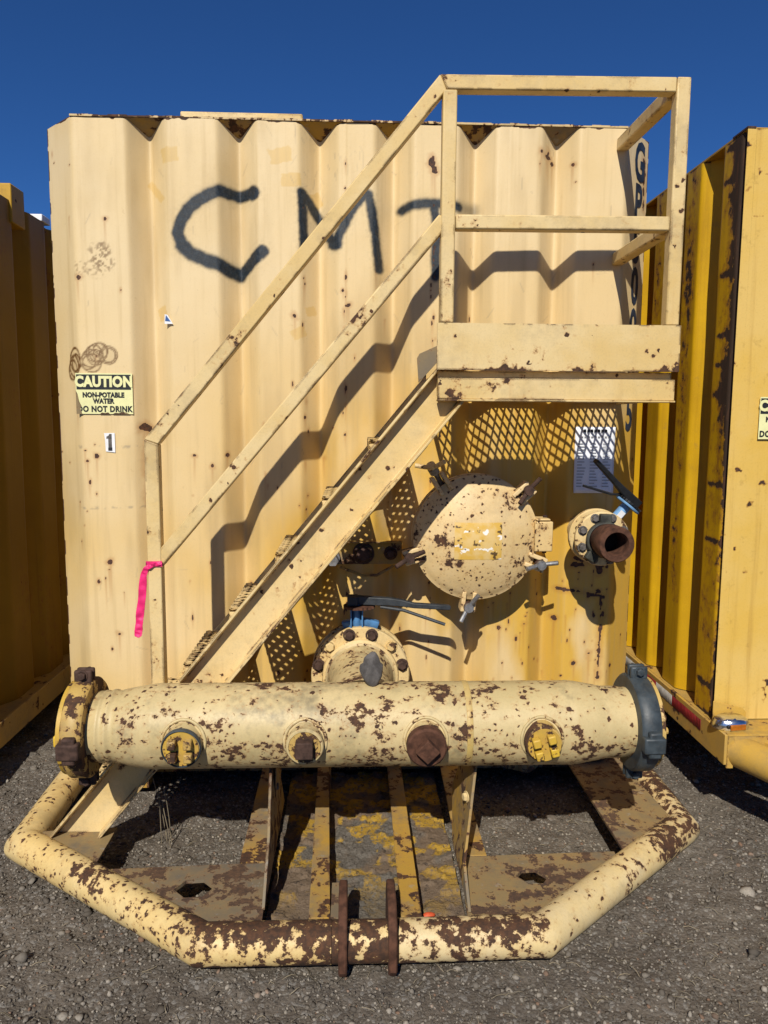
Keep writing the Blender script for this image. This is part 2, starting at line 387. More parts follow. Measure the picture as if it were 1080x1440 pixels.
def scatter_stones():
    bm = bmesh.new(); bmesh.ops.create_icosphere(bm, subdivisions=1, radius=1); 
    bv = np.array([v.co[:] for v in bm.verts]); bf = np.array([[v.index for v in f.verts] for f in bm.faces]); bm.free()
    N = 62000
    # denser close to the camera where single stones are resolved
    y = -2.2+3.0*rng.random(N)**1.35; x = (rng.random(N)*2-1)*(1.25+.32*(y+2.2))
    z = gz(x, y)
    s = .0023+.0036*rng.random(N)**2.2; s[:5000] *= 1.75; s[:900] *= 1.45; s[:120] *= 1.5
    sc = np.stack([s*(.75+.6*rng.random(N)), s*(.75+.6*rng.random(N)), s*(.5+.35*rng.random(N))], -1)
    th = rng.random(N)*2*PI; tl = (rng.random(N)-.5)*.7
    jit = 1+(rng.random((N, len(bv)))-.5)*.8
    P = bv[None]*jit[..., None]*sc[:, None]
    c, si = np.cos(tl)[:, None], np.sin(tl)[:, None]
    P = np.stack([P[..., 0], P[..., 1]*c-P[..., 2]*si, P[..., 1]*si+P[..., 2]*c], -1)
    c, si = np.cos(th)[:, None], np.sin(th)[:, None]
    P = np.stack([P[..., 0]*c-P[..., 1]*si, P[..., 0]*si+P[..., 1]*c, P[..., 2]], -1)
    P += np.stack([x, y, z+sc[:, 2]*.45], -1)[:, None]
    nv = len(bv); F = (bf[None]+(np.arange(N)*nv)[:, None, None]).reshape(-1, 3)
    me = bpy.data.meshes.new('gravel'); me.vertices.add(N*nv); me.vertices.foreach_set('co', P.astype(np.float32).ravel())
    me.loops.add(F.size); me.loops.foreach_set('vertex_index', F.astype(np.int32).ravel())
    me.polygons.add(len(F)); me.polygons.foreach_set('loop_start', np.arange(0, F.size, 3, dtype=np.int32)); me.update(calc_edges=True)
    tone = np.repeat(rng.random(N)**2.4, nv)
    at = me.attributes.new('tone', 'FLOAT', 'POINT'); at.data.foreach_set('value', tone.astype(np.float32))
    hue = np.repeat(rng.random(N), nv); at = me.attributes.new('hue', 'FLOAT', 'POINT'); at.data.foreach_set('value', hue.astype(np.float32))
    m = NT('gravel_stone'); co = m.coords(rand=False)
    c = m.mix(m.attr('tone'), (.082, .069, .054), (.31, .275, .225))
    c = m.mix(m.math('MULTIPLY', m.step(m.attr('hue'), .93, .97), .55), c, (.24, .13, .075))
    c = m.mix(m.math('MULTIPLY', m.step(m.noise(co, 250, 3), .45, .7), .4), c, (.08, .07, .06))
    m.out(c, .9, spec=.25); me.materials.append(m.m)
    o = link('gravel', me, None, V((0, 0, 0))); tag(o, 'loose crushed gravel scattered over the dark yard', 'gravel', None, 'stuff')
scatter_stones()

def scatter_straw():
    b = MB()
    for i in range(1700):
        y = -2.15+1.9*random.random()**1.5; x = random.uniform(-1, 1)*(1.25+.3*(y+2.2))
        if i % 3 == 0: x = random.gauss(.1, .35) if random.random() < .5 else x
        a = random.random()*PI*2; L = random.uniform(.010, .050); z = float(gz(np.array([x]), np.array([y]))[0])+.006
        cv = random.uniform(-.4, .4); w = random.uniform(.0006, .0013); pts = []
        for k in range(4):
            t = k/3; ang = a+cv*t
            pts.append(V((x+math.cos(ang)*L*t, y+math.sin(ang)*L*t, z+math.sin(t*PI)*random.uniform(.001, .008))))
        b.tube(pts, w, 3, False)
    o = b.build('straw', 'straw', angle=80); tag(o, 'dry straw bits lying among the gravel', 'straw', None, 'stuff')
scatter_straw()

# =================================================================== MAIN TANK
H = 2.73; ZB = .13; HW = 1.08; CH = .14; DEP = .078
GC = [-.797, -.448, -.132, .162, .488, .816]; GH = .074
tank = thing('storage_tank', (0, 0, 0), 'cream corrugated steel water tank sprayed CMT with stairs, hatch and manifold on its front', 'tank')

def panel_profile(n=5200):
    xs = np.linspace(-HW-CH, HW+CH, n); y = np.zeros(n)
    for c in GC: y = np.maximum(y, DEP*np.clip(1-np.abs(xs-c)/GH, 0, 1))
    y = np.maximum(y, np.clip(np.abs(xs)-HW, 0, None))
    k = int(.040/(xs[1]-xs[0])); ker = np.hanning(k+2); ker /= ker.sum()
    ys = np.convolve(np.pad(y, k, mode='edge'), ker, 'same')[k:-k]
    w = sstep(HW+.06, HW+.11, np.abs(xs)); ys = ys*(1-w)+y*w
    return xs, ys
PX, PY = panel_profile()
def panel_y(x): return np.interp(x, PX, PY)

def seg_dist(X, Z, pts):
    d = np.full(X.shape, 9.)
    for (ax, az), (bx, bz) in zip(pts[:-1], pts[1:]):
        vx, vz = bx-ax, bz-az; L = vx*vx+vz*vz+1e-12
        t = np.clip(((X-ax)*vx+(Z-az)*vz)/L, 0, 1); d = np.minimum(d, np.hypot(X-ax-t*vx, Z-az-t*vz))
    return d

def front_panel():
    xs = np.arange(-HW-CH, HW+CH+.0001, .0046); zs = np.arange(ZB, H+.0001, .0048)
    X, Z = np.meshgrid(xs, zs, indexing='ij'); Y = panel_y(X)
    # oil-canning, weld seam, dents
    Y = Y+(fbm(X*1.7, Z*1.1, 3, 41)-.5)*.014*sstep(HW+.08, HW-.06, np.abs(X))+(fbm(X*7, Z*4, 2, 45)-.5)*.003
    for sx, wv in ((-.029, .0015), (.62, .0008)):
        Y -= wv*np.exp(-((X-sx-.0015*(fbm(Z*6, Z*0, 2, 5)-.5))/.004)**2)
    nz = fbm(X*42, Z*42, 3, 50); nf = fbm(X*120, Z*120, 2, 52); nl = fbm(X*5, Z*5, 4, 54)
    # sprayed letters
    C = [(-.393, 2.465), (-.421, 2.462), (-.448, 2.461), (-.476, 2.463), (-.517, 2.465), (-.559, 2.448), (-.601, 2.426), (-.64, 2.391), (-.669, 2.35), (-.681, 2.302), (-.668, 2.259), (-.633, 2.227), (-.578, 2.203), (-.522, 2.185), (-.481, 2.166), (-.45, 2.158), (-.416, 2.186), (-.382, 2.217), (-.354, 2.239)]
    M1 = [(-.201, 2.466), (-.196, 2.39), (-.194, 2.309), (-.191, 2.25)]
    M2 = [(-.196, 2.463), (-.157, 2.413), (-.115, 2.343), (-.085, 2.289), (-.07, 2.27), (-.045, 2.325), (.005, 2.415), (.044, 2.459), (.061, 2.462), (.073, 2.408), (.09, 2.3), (.105, 2.18)]
    T1 = [(.196, 2.413), (.236, 2.425), (.292, 2.431), (.335, 2.432), (.377, 2.427), (.42, 2.42)]
    T2 = [(.42, 2.42), (.448, 2.418), (.482, 2.421)]
    T3 = [(.32, 2.426), (.327, 2.372), (.331, 2.29), (.329, 2.208), (.33, 2.153)]
    spray = np.zeros(X.shape)
    def stroke(pts, r, soft, amt):
        nonlocal spray
        d = seg_dist(X, Z, pts)
        a = (1-sstep(r-soft*.45, r+soft*.75, d+(nz-.5)*.007+(nf-.5)*.004))*amt
        mist = np.exp(-np.clip(d-r, 0, 9)/.014)*.22*sstep(.45, .75, nf)*amt
        spray = np.maximum(spray, np.maximum(a, mist))
    stroke(C, .0215, .014, 1); stroke([C[0], (-.388, 2.461)], .025, .012, 1); stroke([C[-2], C[-1]], .0235, .012, 1); stroke(C[10:16], .0245, .018, 1); stroke(C[3:8], .020, .024, .8)
    stroke(M1, .0155, .012, .97); stroke(M2, .0165, .014, .95); stroke([(-.075, 2.277), (-.066, 2.273)], .023, .014, .9)
    stroke(T1, .017, .018, .95); stroke(T2, .019, .034, .5); stroke(T3, .0165, .016, .97)
    spray = np.clip(spray*(1.12+.25*(fbm(X*30, Z*3, 3, 60)-.5)), 0, 1)
    # rust chips with runs below them
    rust = np.zeros(X.shape); stain = np.zeros(X.shape)
    def chip(x, z, r, asp=1., run=0., amt=1.):
        nonlocal rust
        R = r*3+.004; i0, i1 = np.searchsorted(xs, (x-R, x+R)); j0, j1 = np.searchsorted(zs, (z-R*asp, z+R*asp))
        sl = (slice(max(i0, 0), i1), slice(max(j0, 0), j1))
        if i1 <= i0 or j1 <= j0: return
        d = np.hypot(X[sl]-x, (Z[sl]-z)/asp)+(nz[sl]-.5)*r*2.6
        rust[sl] = np.maximum(rust[sl], amt*(1-sstep(r*.72, r*1.1+.0012, d)))
        stain[sl] = np.maximum(stain[sl], .7*(1-sstep(r*.9, r*2.4+.004, d)))
        if run > 0:
            j2 = np.searchsorted(zs, z-run); k = (slice(max(i0, 0), i1), slice(max(j2, 0), max(j1, 1)))
            t = (z-Z[k])/run; g = np.exp(-((X[k]-x-.004*(fbm(Z[k]*9+x*50, Z[k]*0, 2, 70)-.5))/(.0028+.25*r))**2)*np.clip(1-t, 0, 1)*(t > 0)
            stain[k] = np.maximum(stain[k], g*.85)
    big = [(-.833, 1.543, .017), (-.845, 1.552, .012), (-1.073, 2.134, .009), (.31, 2.582, .013), (.321, 2.558, .010), (.769, 2.623, .014), (.775, 2.64, .008), (.798, 2.602, .008), (.74, 2.636, .009), (.87, 2.593, .006), (.372, 1.831, .007), (-1.062, 1.413, .006), (-1.027, 1.436, .007), (-.566, 1.395, .006), (-.508, 1.439, .005), (-.118, 1.426, .006), (-.017, 2.037, .007), (-.037, 2.093, .005), (-.23, 1.993, .009), (1.057, .782, .010), (1.038, .874, .009), (.942, .564, .008), (1.003, .595, .010), (.859, .752, .007), (.617, .722, .006), (.723, .737, .008), (-.637, 1.438, .006), (-.961, .698, .008), (-.986, .999, .009), (-.992, .969, .005), (-.96, 2.351, .006), (.843, 1.678, .006)]
    for x, z, r in big: chip(x, z, r, random.uniform(.8, 1.4), random.uniform(.04, .2))
    for i in range(210):
        x = random.uniform(-1.2, 1.2); z = random.uniform(.2, 2.7)
        if i >= 60 and fbm(np.array([x*2.3+7]), np.array([z*1.6]), 3, 222)[0] < .53: continue
        if i < 60: x = random.uniform(.55, 1.12); z = random.uniform(.35, 1.0)
        if 60 <= i < 75: x = random.gauss(-1.02, .1); z = random.uniform(.5, 1.6)
        chip(x, z, random.uniform(.0012, .0030)*(1.7 if random.random() < .10 else 1), random.uniform(.8, 2.2), random.uniform(.02, .16) if random.random() < .55 else 0)
    for i in range(90):
        x = random.choice((-.029, -.029, -.19, .32, random.uniform(-1, 1))); chip(x+random.gauss(0, .006), random.uniform(.4, 2.6), random.uniform(.0015, .003), random.uniform(1.5, 4), random.uniform(.02, .09))
    # rusty scrapes lower right and along the top lip
    def scrape(pts, r, amt=1.):
        nonlocal rust, stain
        d = seg_dist(X, Z, pts)+(nz-.5)*.022+(nl-.5)*.012
        rust = np.maximum(rust, amt*(1-sstep(r*.6, r*1.2, d))); stain = np.maximum(stain, .6*(1-sstep(r, r+.02, d)))
    scrape([(.87, .885), (.95, .875), (1.06, .85)], .006); scrape([(.93, 1.02), (1.05, .992)], .008); scrape([(.925, .99), (.97, .985)], .005)
    scrape([(1.046, .86), (1.05, .70), (1.045, .5)], .004); scrape([(1.03, 1.0), (1.035, .96)], .012)
    scrape([(-.833, 1.475), (-.835, 1.24)], .0035, .7); scrape([(1.19, 2.64), (1.2, 2.45)], .006)
    lip = sstep(.008, .001, H-Z+(fbm(X*28, Z*0, 4, 77)-.45)*.030); rust = np.maximum(rust, lip)
    bot = sstep(.06, .0, Z-ZB+(fbm(X*20, Z*20, 4, 78)-.55)*.16); rust = np.maximum(rust, bot)
    edg = np.exp(-((np.abs(X)-HW-CH)/.006)**2)*sstep(.5, .6, fbm(X*0, Z*22, 3, 79)); rust = np.maximum(rust, edg)
    # ring scuffs above the caution sign, worn patch higher up
    ring = np.zeros(X.shape)
    for x, z, r in ((-.965, 1.832, .034), (-.965, 1.832, .027), (-1.006, 1.842, .036), (-1.02, 1.838, .032), (-1.035, 1.818, .034), (-1.03, 1.80, .036), (-1.015, 1.822, .030), (-1.046, 1.806, .030), (-.995, 1.85, .028), (-1.105, 1.815, .028), (-1.112, 1.79, .026), (-1.1, 1.8, .022), (-1.12, 1.775, .024)):
        d = np.abs(np.hypot((X-x), (Z-z)*(1. if x > -1.09 else .62))-r*(1+.12*(nz-.5)))
        ring = np.maximum(ring, (1-sstep(.0012, .0052, d))*(.6+.5*nf)*(1.25 if x < -1.09 else 1))
        ring = np.maximum(ring, .16*(np.hypot(X-x, Z-z) < r))
    wp = (1-sstep(.03, .06, np.hypot((X+.982)/1., (Z-2.20)/1.4)+(nz-.5)*.05))*sstep(.42, .6, nf)
    wp = np.maximum(wp, (1-sstep(.0, .012, np.maximum(np.abs(X+1.03)-.05, np.abs(Z-2.165)-.02)))*sstep(.45, .65, nf)*.6)
    ring = np.maximum(ring, wp*.75)
    # dried adhesive and older yellow coat showing
    patch = np.zeros(X.shape)
    for x, z, a, b in ((-.706, 2.594, .035, .028), (-.24, 2.51, .04, .026), (-.77, 2.466, .014, .055), (-.143, 2.45, .02, .03), (-.755, 2.001, .022, .028), (-.167, 2.016, .02, .018), (-.216, 1.924, .03, .022), (-.28, 2.6, .045, .03)):
        t = random.random()*.8; u = (X-x)*math.cos(t)+(Z-z)*math.sin(t); w = -(X-x)*math.sin(t)+(Z-z)*math.cos(t)
        patch = np.maximum(patch, (1-sstep(.9, 1.0, np.maximum(np.abs(u)/a, np.abs(w)/b)+(nz-.5)*.4))*.5)
    yel = np.clip(.10+(.55*sstep(.34, .68, fbm(X*1.6+.6, Z*1.3, 4, 90))+.10)*sstep(2.5, 1.1, Z)+.95*sstep(1.85, 1.45, Z)*sstep(-.35, .15, X)*sstep(.30, .68, fbm(X*5, Z*2.0, 5, 92)), 0, 1)
    yel = np.clip(yel+.45*sstep(.12, .34, X)*sstep(1.06, .9, X)*sstep(1.05, 1.3, Z)*sstep(1.85, 1.68, Z)+.30*sstep(-.55, -.2, X)*sstep(.35, .1, X)*sstep(1.5, 1.0, Z), 0, 1)
    yel = np.maximum(yel, patch)
    # scuffed outline of a sign that was taken off, thin scratches
    scuff = np.zeros(X.shape)
    for pts, w in (([(-1.12, 1.468), (-.83, 1.472)], .006), ([(-1.12, 1.222), (-.84, 1.228)], .005), ([(-.836, 1.47), (-.84, 1.23)], .006)):
        d = seg_dist(X, Z, pts); scuff = np.maximum(scuff, (1-sstep(w*.6, w*1.4, d))*sstep(.42, .62, fbm(X*60, Z*60, 3, 95))*.8)
    for i in range(150):
        x = random.uniform(-1.05, 1.05); z = random.uniform(.6, 2.65)
        if i % 4 == 0: x = random.gauss(-.1, .12); z = random.gauss(2.55, .08)
        L = random.uniform(.008, .05); a = random.uniform(1.0, 2.2) if random.random() < .8 else random.random()*3
        i0, i1 = np.searchsorted(xs, (x-.06, x+.06)); j0, j1 = np.searchsorted(zs, (z-.06, z+.06)); k = (slice(i0, i1), slice(j0, j1))
        if i1 > i0 and j1 > j0:
            d = seg_dist(X[k], Z[k], [(x, z), (x+math.cos(a)*L, z+math.sin(a)*L)]); scuff[k] = np.maximum(scuff[k], .55*(1-sstep(.0008, .0032, d))*random.uniform(.3, 1))
    grime = np.clip(sstep(.5, .8, fbm(X*9, Z*1.6, 5, 97))*.8+sstep(1.0, .3, Z)*.35*fbm(X*6, Z*4, 4, 98), 0, 1)
    P = np.stack([X, Y, Z], -1)
    me = grid_mesh('front_panel', P, dict(spray=spray, rust=rust, stain=stain, ring=ring, yel=yel, scuff=scuff, grime=grime))
    # the dark paint of the letters and runs also follows the folds since it lies on this very surface
    m = NT('cream_corrugated_panel_paint'); co = m.coords(rand=False)
    fine = m.noise(co, 170, 3, .7); lo = m.noise(co, 1.3, 5, .6); st = m.noise(m.scaled(co, (30, 30, 1.4)), 1, 5, .6)
    c = m.mix(m.step(lo, .35, .65), (.70, .56, .335), (.655, .50, .265))
    c = m.mix(m.attr('yel'), c, (.58, .35, .055))
    c = m.mix(m.math('MULTIPLY', m.step(st, .48, .74), .42), c, (.47, .335, .155))
    c = m.mix(m.math('MULTIPLY', m.attr('grime'), .45), c, (.36, .25, .11))
    c = m.mix(m.math('MULTIPLY', m.step(fine, .5, .8), .14), c, (.3, .2, .09))
    c = m.mix(m.math('MULTIPLY', m.step(m.noise(co, 30, 6, .7), .63, .70), .28), c, (.40, .28, .13))
    c = m.mix(m.math('MULTIPLY', m.attr('scuff'), .75), c, (.27, .22, .15))
    c = m.mix(m.math('MULTIPLY', m.attr('stain'), .62), c, (.34, .135, .035))
    c = m.mix(m.math('MULTIPLY', m.attr('ring'), .95), c, (.13, .062, .018))
    sp = m.math('MULTIPLY', m.attr('spray'), m.math('MULTIPLY_ADD', m.step(fine, .3, .6), .04, .96))
    c = m.mix(sp, c, m.mix(m.step(m.noise(co, 60, 4), .4, .7), (.010, .016, .022), (.020, .031, .042)))
    rn = m.noise(co, 90, 5, .7)
    rk = m.step(m.math('ADD', m.attr('rust'), m.math('MULTIPLY', m.math('SUBTRACT', rn, .5), .5)), .42, .58)
    c = m.mix(rk, c, m.mix(m.step(rn, .4, .65), (.045, .025, .018), (.11, .045, .022)))
    m.out(c, m.math('ADD', m.math('MULTIPLY_ADD', fine, .22, .36), m.math('MULTIPLY', rk, .3)), spec=.35)
    h = m.math('ADD', m.math('MULTIPLY', rk, -.6), m.math('ADD', m.math('MULTIPLY', m.noise(co, 40, 4), .35), m.math('MULTIPLY', m.noise(co, 380, 2), .15)))
    m.bump(h, .5, .002)
    me.materials.append(m.m); MAT['panel'] = m.m
    o = link('front_panel', me, tank, V((0, 0, 0))); o['label'] = 'corrugated front panel with CMT in dark spray paint'
    # stencilled characters running down the right chamfer
    x = V((1, 1, 0)).normalized(); n = V((1, -1, 0)).normalized()
    for ch, z in zip('GP50005', (2.622, 2.46, 2.298, 2.132, 1.966, 1.80, 1.612)):
        put_text(ch, .205, V((1.08+.083, .083, z))+n*.0012, 'navy', o, xdir=x, bold=.006, sx=.62, extrude=.0006, name='stencil_character')
    # sloping caps that close the grooves at the top
    for g in GC:
        b = MB(); w = .088; pts = [(g-w, .001, H-.003), (g+w, .001, H-.003), (g+w, DEP+.008, H-.060), (g-w, DEP+.008, H-.060)]
        b.prism(pts, (0, .003, .004)); b.build('groove_cap', 'beam', tank)
    return o
panel = front_panel()

def tank_shell():
    # side walls, same corrugation, running back
    for s in (-1, 1):
        ys = np.arange(CH, 9.0, .02); t = (ys-.25) % .34
        d = .07*np.clip(1-np.abs(t-.17)/.085, 0, 1); xs_ = s*(HW+CH-d)
        Z = np.array([ZB+.16, 1.2, H]); P = np.stack([np.repeat(xs_[:, None], 3, 1), np.repeat(ys[:, None], 3, 1), np.repeat(Z[None], len(ys), 0)], -1)
        o = link('side_wall', grid_mesh('side_wall', P), tank, V((0, 0, 0))); o.data.materials.append(MAT['frame'])
        MB().box((s*1.17-.07, .16, ZB), (s*1.17+.06, 9, ZB+.158)).build('base_rail', 'frame', tank, bevel=.006)
    b = MB(); pts = [(-HW+.006, .012, H-.012), (HW-.006, .012, H-.012), (HW+CH-.012, CH, H-.012), (HW+CH-.012, 9, H-.012), (-HW-CH+.012, 9, H-.012), (-HW-CH+.012, CH, H-.012)]
    lp = MB(); n_ = 60
    for k in range(n_): x0 = -HW+2*HW*k/n_; x1 = -HW+2*HW*(k+1)/n_; lp.box((x0, -.003, H-.002), (x1, .02, H+.005+.0022*math.sin(k*1.7)*math.sin(k*.37))) if k % 1 == 0 else None
    lp.build('top_lip', paint('top_lip_paint', base=(.6, .45, .22), base2=(.5, .36, .15), thr=.52, rs=26, n0w=.6, stain=.5), tank)
    # the roof's front edge follows the grooves
    fr = [(x, y+.008, H-.012) for x, y in zip(np.linspace(-HW-CH+.01, HW+CH-.01, 260), panel_y(np.linspace(-HW-CH+.01, HW+CH-.01, 260)))]
    b.prism(fr+[(HW+CH-.012, 9, H-.012), (-HW-CH+.012, 9, H-.012)], (0, 0, .008)); b.build('roof', 'frame', tank)
    MB().box((-HW-CH, 8.99, ZB), (HW+CH, 9.0, H-.02)).build('rear_wall', 'frame', tank)
    b = MB(); b.bar((-.70, .2, H+.068), (-.205, .2, H+.068), .05, .05); b.bar((-.70, .227, H+.068), (-.70, .75, H+.068), .05, .05); b.bar((-.205, .227, H+.068), (-.205, .75, H+.068), .05, .05)
    b.box((-.68, .19, H-.01), (-.64, .22, H+.042)); b.box((-.26, .19, H-.01), (-.22, .22, H+.042))
    b.build('roof_hatch_rim', 'rail', tank, bevel=.006)
    MB().box((-HW, .07, ZB-.02), (HW, 8.9, ZB)).build('tank_floor', 'deck', tank)
    b = MB(); b.box((-HW+.02, .006+DEP, .06), (HW-.02, .09+DEP, ZB-.021)); b.build('sill_beam', 'beam', tank)
    # torn plate of scribbled metal hanging under the panel, right of the deck
    b = MB(); pts = []
    top = [(.56+.03*i, -.035+.012*math.sin(i*1.3), .175) for i in range(9)]; bot = [(.56+.03*i, -.06+.02*math.sin(i*1.7), .125+.02*math.sin(i*.9)) for i in range(9)]
    for i in range(8):
        b.add([top[i], top[i+1], bot[i+1], bot[i]], [(0, 1, 2, 3)])
    o = b.build('torn_base_plate', 'deck', tank)
    sd = o.modifiers.new('solid', 'SOLIDIFY'); sd.thickness = .003
tank_shell()

# ------------------------------------------------------------------- stairs and platform
def expanded(b, o, u, v, Lu, Lv, pu, pv, w, h):
    """expanded metal: diamond lattice of strands, long way along u or v by the pitches"""
    o = V(o); u = V(u); v = V(v); n = u.cross(v)
    ni = int(round(Lu/(pu/2))); nj = int(round(Lv/(pv/2)))
    for i in range(ni):
        for j in range(nj):
            if (i+j) % 2 == 0: p, q = (i, j), (i+1, j+1)
            else: p, q = (i, j+1), (i+1, j)
            a = o+u*(p[0]*Lu/ni)+v*(p[1]*Lv/nj); c = o+u*(q[0]*Lu/ni)+v*(q[1]*Lv/nj)
            d = c-a; sd = d.cross(n).normalized()*w/2; t = n*h/2
            b.add([a-sd-t, a+sd-t, a+sd+t, a-sd+t, c-sd-t, c+sd-t, c+sd+t, c-sd+t], [(0, 1, 5, 4), (1, 2, 6, 5), (2, 3, 7, 6), (3, 0, 4, 7)])

def stairs():
    d = V((.635, 0, .7725)); n = V((-.7725, 0, .635)); B = V((.381, 0, 1.652))
    def stringer(prof, zend, xtop):
        lo = []; hi = []
        for u, y in prof:
            p = B+n*u+V((0, y, 0))
            lo.append(p+d*((zend-p.z)/d.z)); hi.append(p+d*((xtop-p.x)/d.x))
        k = len(prof); b = MB()
        return b.add(lo+hi, [tuple(range(k))[::-1], tuple(range(k, 2*k))]+[(i, (i+1) % k, k+(i+1) % k, k+i) for i in range(k)])
    f = .545
    out = [(0, -f), (.008, -f), (.013, -.50), (.128, -.50), (.133, -f), (.141, -f), (.141, -.491), (0, -.491)]
    stringer(out, .116, .379).build('stair_stringer', 'frame', tank, bevel=.002)
    inn = [(0, -.03), (0, -.075), (.141, -.075), (.141, -.03), (.133, -.03), (.128, -.066), (.013, -.066), (.008, -.03)]
    stringer(inn, .116, .29).build('stair_stringer', 'frame', tank, bevel=.002)
    for k in range(7):
        x = -.912+.1622*k; z = .340+.1955*k
        x0, x1, y0, y1 = x, x+.134, -.488, -.078
        b = MB()
        expanded(b, (x0+.004, y0, z), (1, 0, 0), (0, 1, 0), x1-x0-.008, y1-y0, .050, .046, .0165, .007)
        o = b.build('stair_tread', 'rail', tank)
        b = MB(); expanded(b, (x0, y0+.002, z-.038), (0, 1, 0), (0, 0, 1), y1-y0-.004, .034, .041, .017, .0045, .006); b.build('nosing', 'rail', o)
        b = MB(); b.box((x1-.001, y0, z-.03), (x1+.005, y1, z+.006)); b.box((x0, y0, z-.05), (x1, y0+.005, z-.012)); b.box((x0, y1-.005, z-.05), (x1, y1, z-.012)); b.build('tread_frame', 'frame', o)
    # platform
    MB().box((.279, -.558, 1.748), (1.092, -.549, 1.90)).build('toe_board', 'frame', tank)
    for nm, zl, zh in (('toe_board', 1.748, 1.79),):
        o = bpy.data.objects[nm]; bm = bmesh.new(); bm.from_mesh(o.data); bmesh.ops.bisect_plane(bm, geom=bm.verts[:]+bm.edges[:]+bm.faces[:], plane_co=(0, 0, 1.785-o.location.z), plane_no=(0, 0, 1)); bm.to_mesh(o.data); bm.free()
        at = o.data.attributes.new('bias', 'FLOAT', 'POINT')
        for v in o.data.vertices: at.data[v.index].value = .20 if v.co.z+o.location.z < 1.76 else 0.
    b = MB(); prof = [(-.549, 1.650), (-.549, 1.659), (-.508, 1.664), (-.508, 1.734), (-.549, 1.739), (-.549, 1.747), (-.498, 1.747), (-.498, 1.650)]
    # front channel: lower leg proud below, recessed web under the toe board
    b.prism([(.285, -.552, 1.653), (.285, -.552, 1.722), (.285, -.520, 1.722), (.285, -.520, 1.747), (.285, -.510, 1.747), (.285, -.510, 1.664), (.285, -.54, 1.653)], (.798, 0, 0))
    b.box((.284, -.560, 1.646), (1.084, -.512, 1.652)); b.build('platform_channel', 'frame', tank, bevel=.0015)
    b = MB(); b.prism([(1.073, y, z) for y, z in ((-.509, 1.653), (-.509, 1.747), (-.01, 1.747), (-.01, 1.653))], (.012, 0, 0)); b.build('platform_end_channel', 'frame', tank, bevel=.002)
    MB().box((.29, -.03, 1.66), (1.072, -.018, 1.735)).build('wall_angle', 'frame', tank, bevel=.002)
    for x in (.285, .56, .83): MB().box((x, -.508, 1.685), (x+.006, -.031, 1.735)).build('cross_bar', 'frame', tank) if x == .285 else None
    b = MB(); expanded(b, (.292, -.508, 1.742), (1, 0, 0), (0, 1, 0), .782, .48, .0305, .0780, .0066, .006); b.build('platform_grating', 'rail', tank)
    MB().prism([(.279, -.55, 1.826), (.222, -.55, 1.80), (.214, -.55, 1.785), (.220, -.55, 1.705), (.279, -.55, 1.770)], (0, .006, 0)).build('corner_plate', 'deck', tank, bevel=.001)
    # rails, square tube
    T = .046; b = MB()
    n_ = 'handrail'
    def rail(nm, p, q, w=T, h=T, up=(0, -1, 0), mat='rail'): return MB().bar(p, q, w, h, up).build(nm, mat, tank, bevel=.005)
    Y = -.515
    b = MB(); dd = V((.947, 0, 1.138)).normalized(); nn = V((-dd.z, 0, dd.x))
    # upper handrail, mitred to its lower post and to the level top rail
    A = V((-.667, Y, 1.505)); Bt = V((.29, Y, 2.655)); h2 = T/2
    def mitre(p, d0, d1):
        t = (V(d0).normalized()+V(d1).normalized()).normalized(); return t
    path = [V((-.667, Y, .60)), A, Bt, V((1.046, Y, 2.664))]
    def sq(i0, i1, nm):
        vs = []; 
        for i in (i0, i1):
            p = path[i]; din = (path[i1]-path[i0]).normalized()
            if 0 < i < len(path)-1: t = ((path[i]-path[i-1]).normalized()+(path[i+1]-path[i]).normalized()).normalized()
            else: t = din
            s = V((-din.z, 0, din.x))
            for a, c in ((-1, -1), (1, -1), (1, 1), (-1, 1)):
                e = s*h2*a+V((0, h2*c, 0)); e = e-din*(e.dot(t)/din.dot(t)); vs.append(p+e)
        return MB().add(vs, [(0, 3, 2, 1), (4, 5, 6, 7), (0, 1, 5, 4), (1, 2, 6, 5), (2, 3, 7, 6), (3, 0, 4, 7)]).build(nm, 'rail', tank, bevel=.004)
    sq(0, 1, 'rail_post'); sq(1, 2, 'handrail'); sq(2, 3, 'top_rail')
    rail('mid_handrail', (-.660, Y+.003, 1.0965), (.300, Y+.003, 2.235), w=T-.001)
    rail('rail_post', (.312, Y-.002, 1.902), (.312, Y-.002, 2.632))
    rail('rail_post', (1.0705, Y-.001, 1.902), (1.0705, Y-.001, 2.688))
    rail('mid_rail', (.337, Y, 2.226), (1.046, Y, 2.231))
    rail('side_rail', (1.058, Y+.025, 2.655), (1.060, -.002, 2.665), up=(0, 0, 1)); rail('side_rail', (1.056, Y+.025, 2.228), (1.058, -.002, 2.228), up=(0, 0, 1))
stairs()

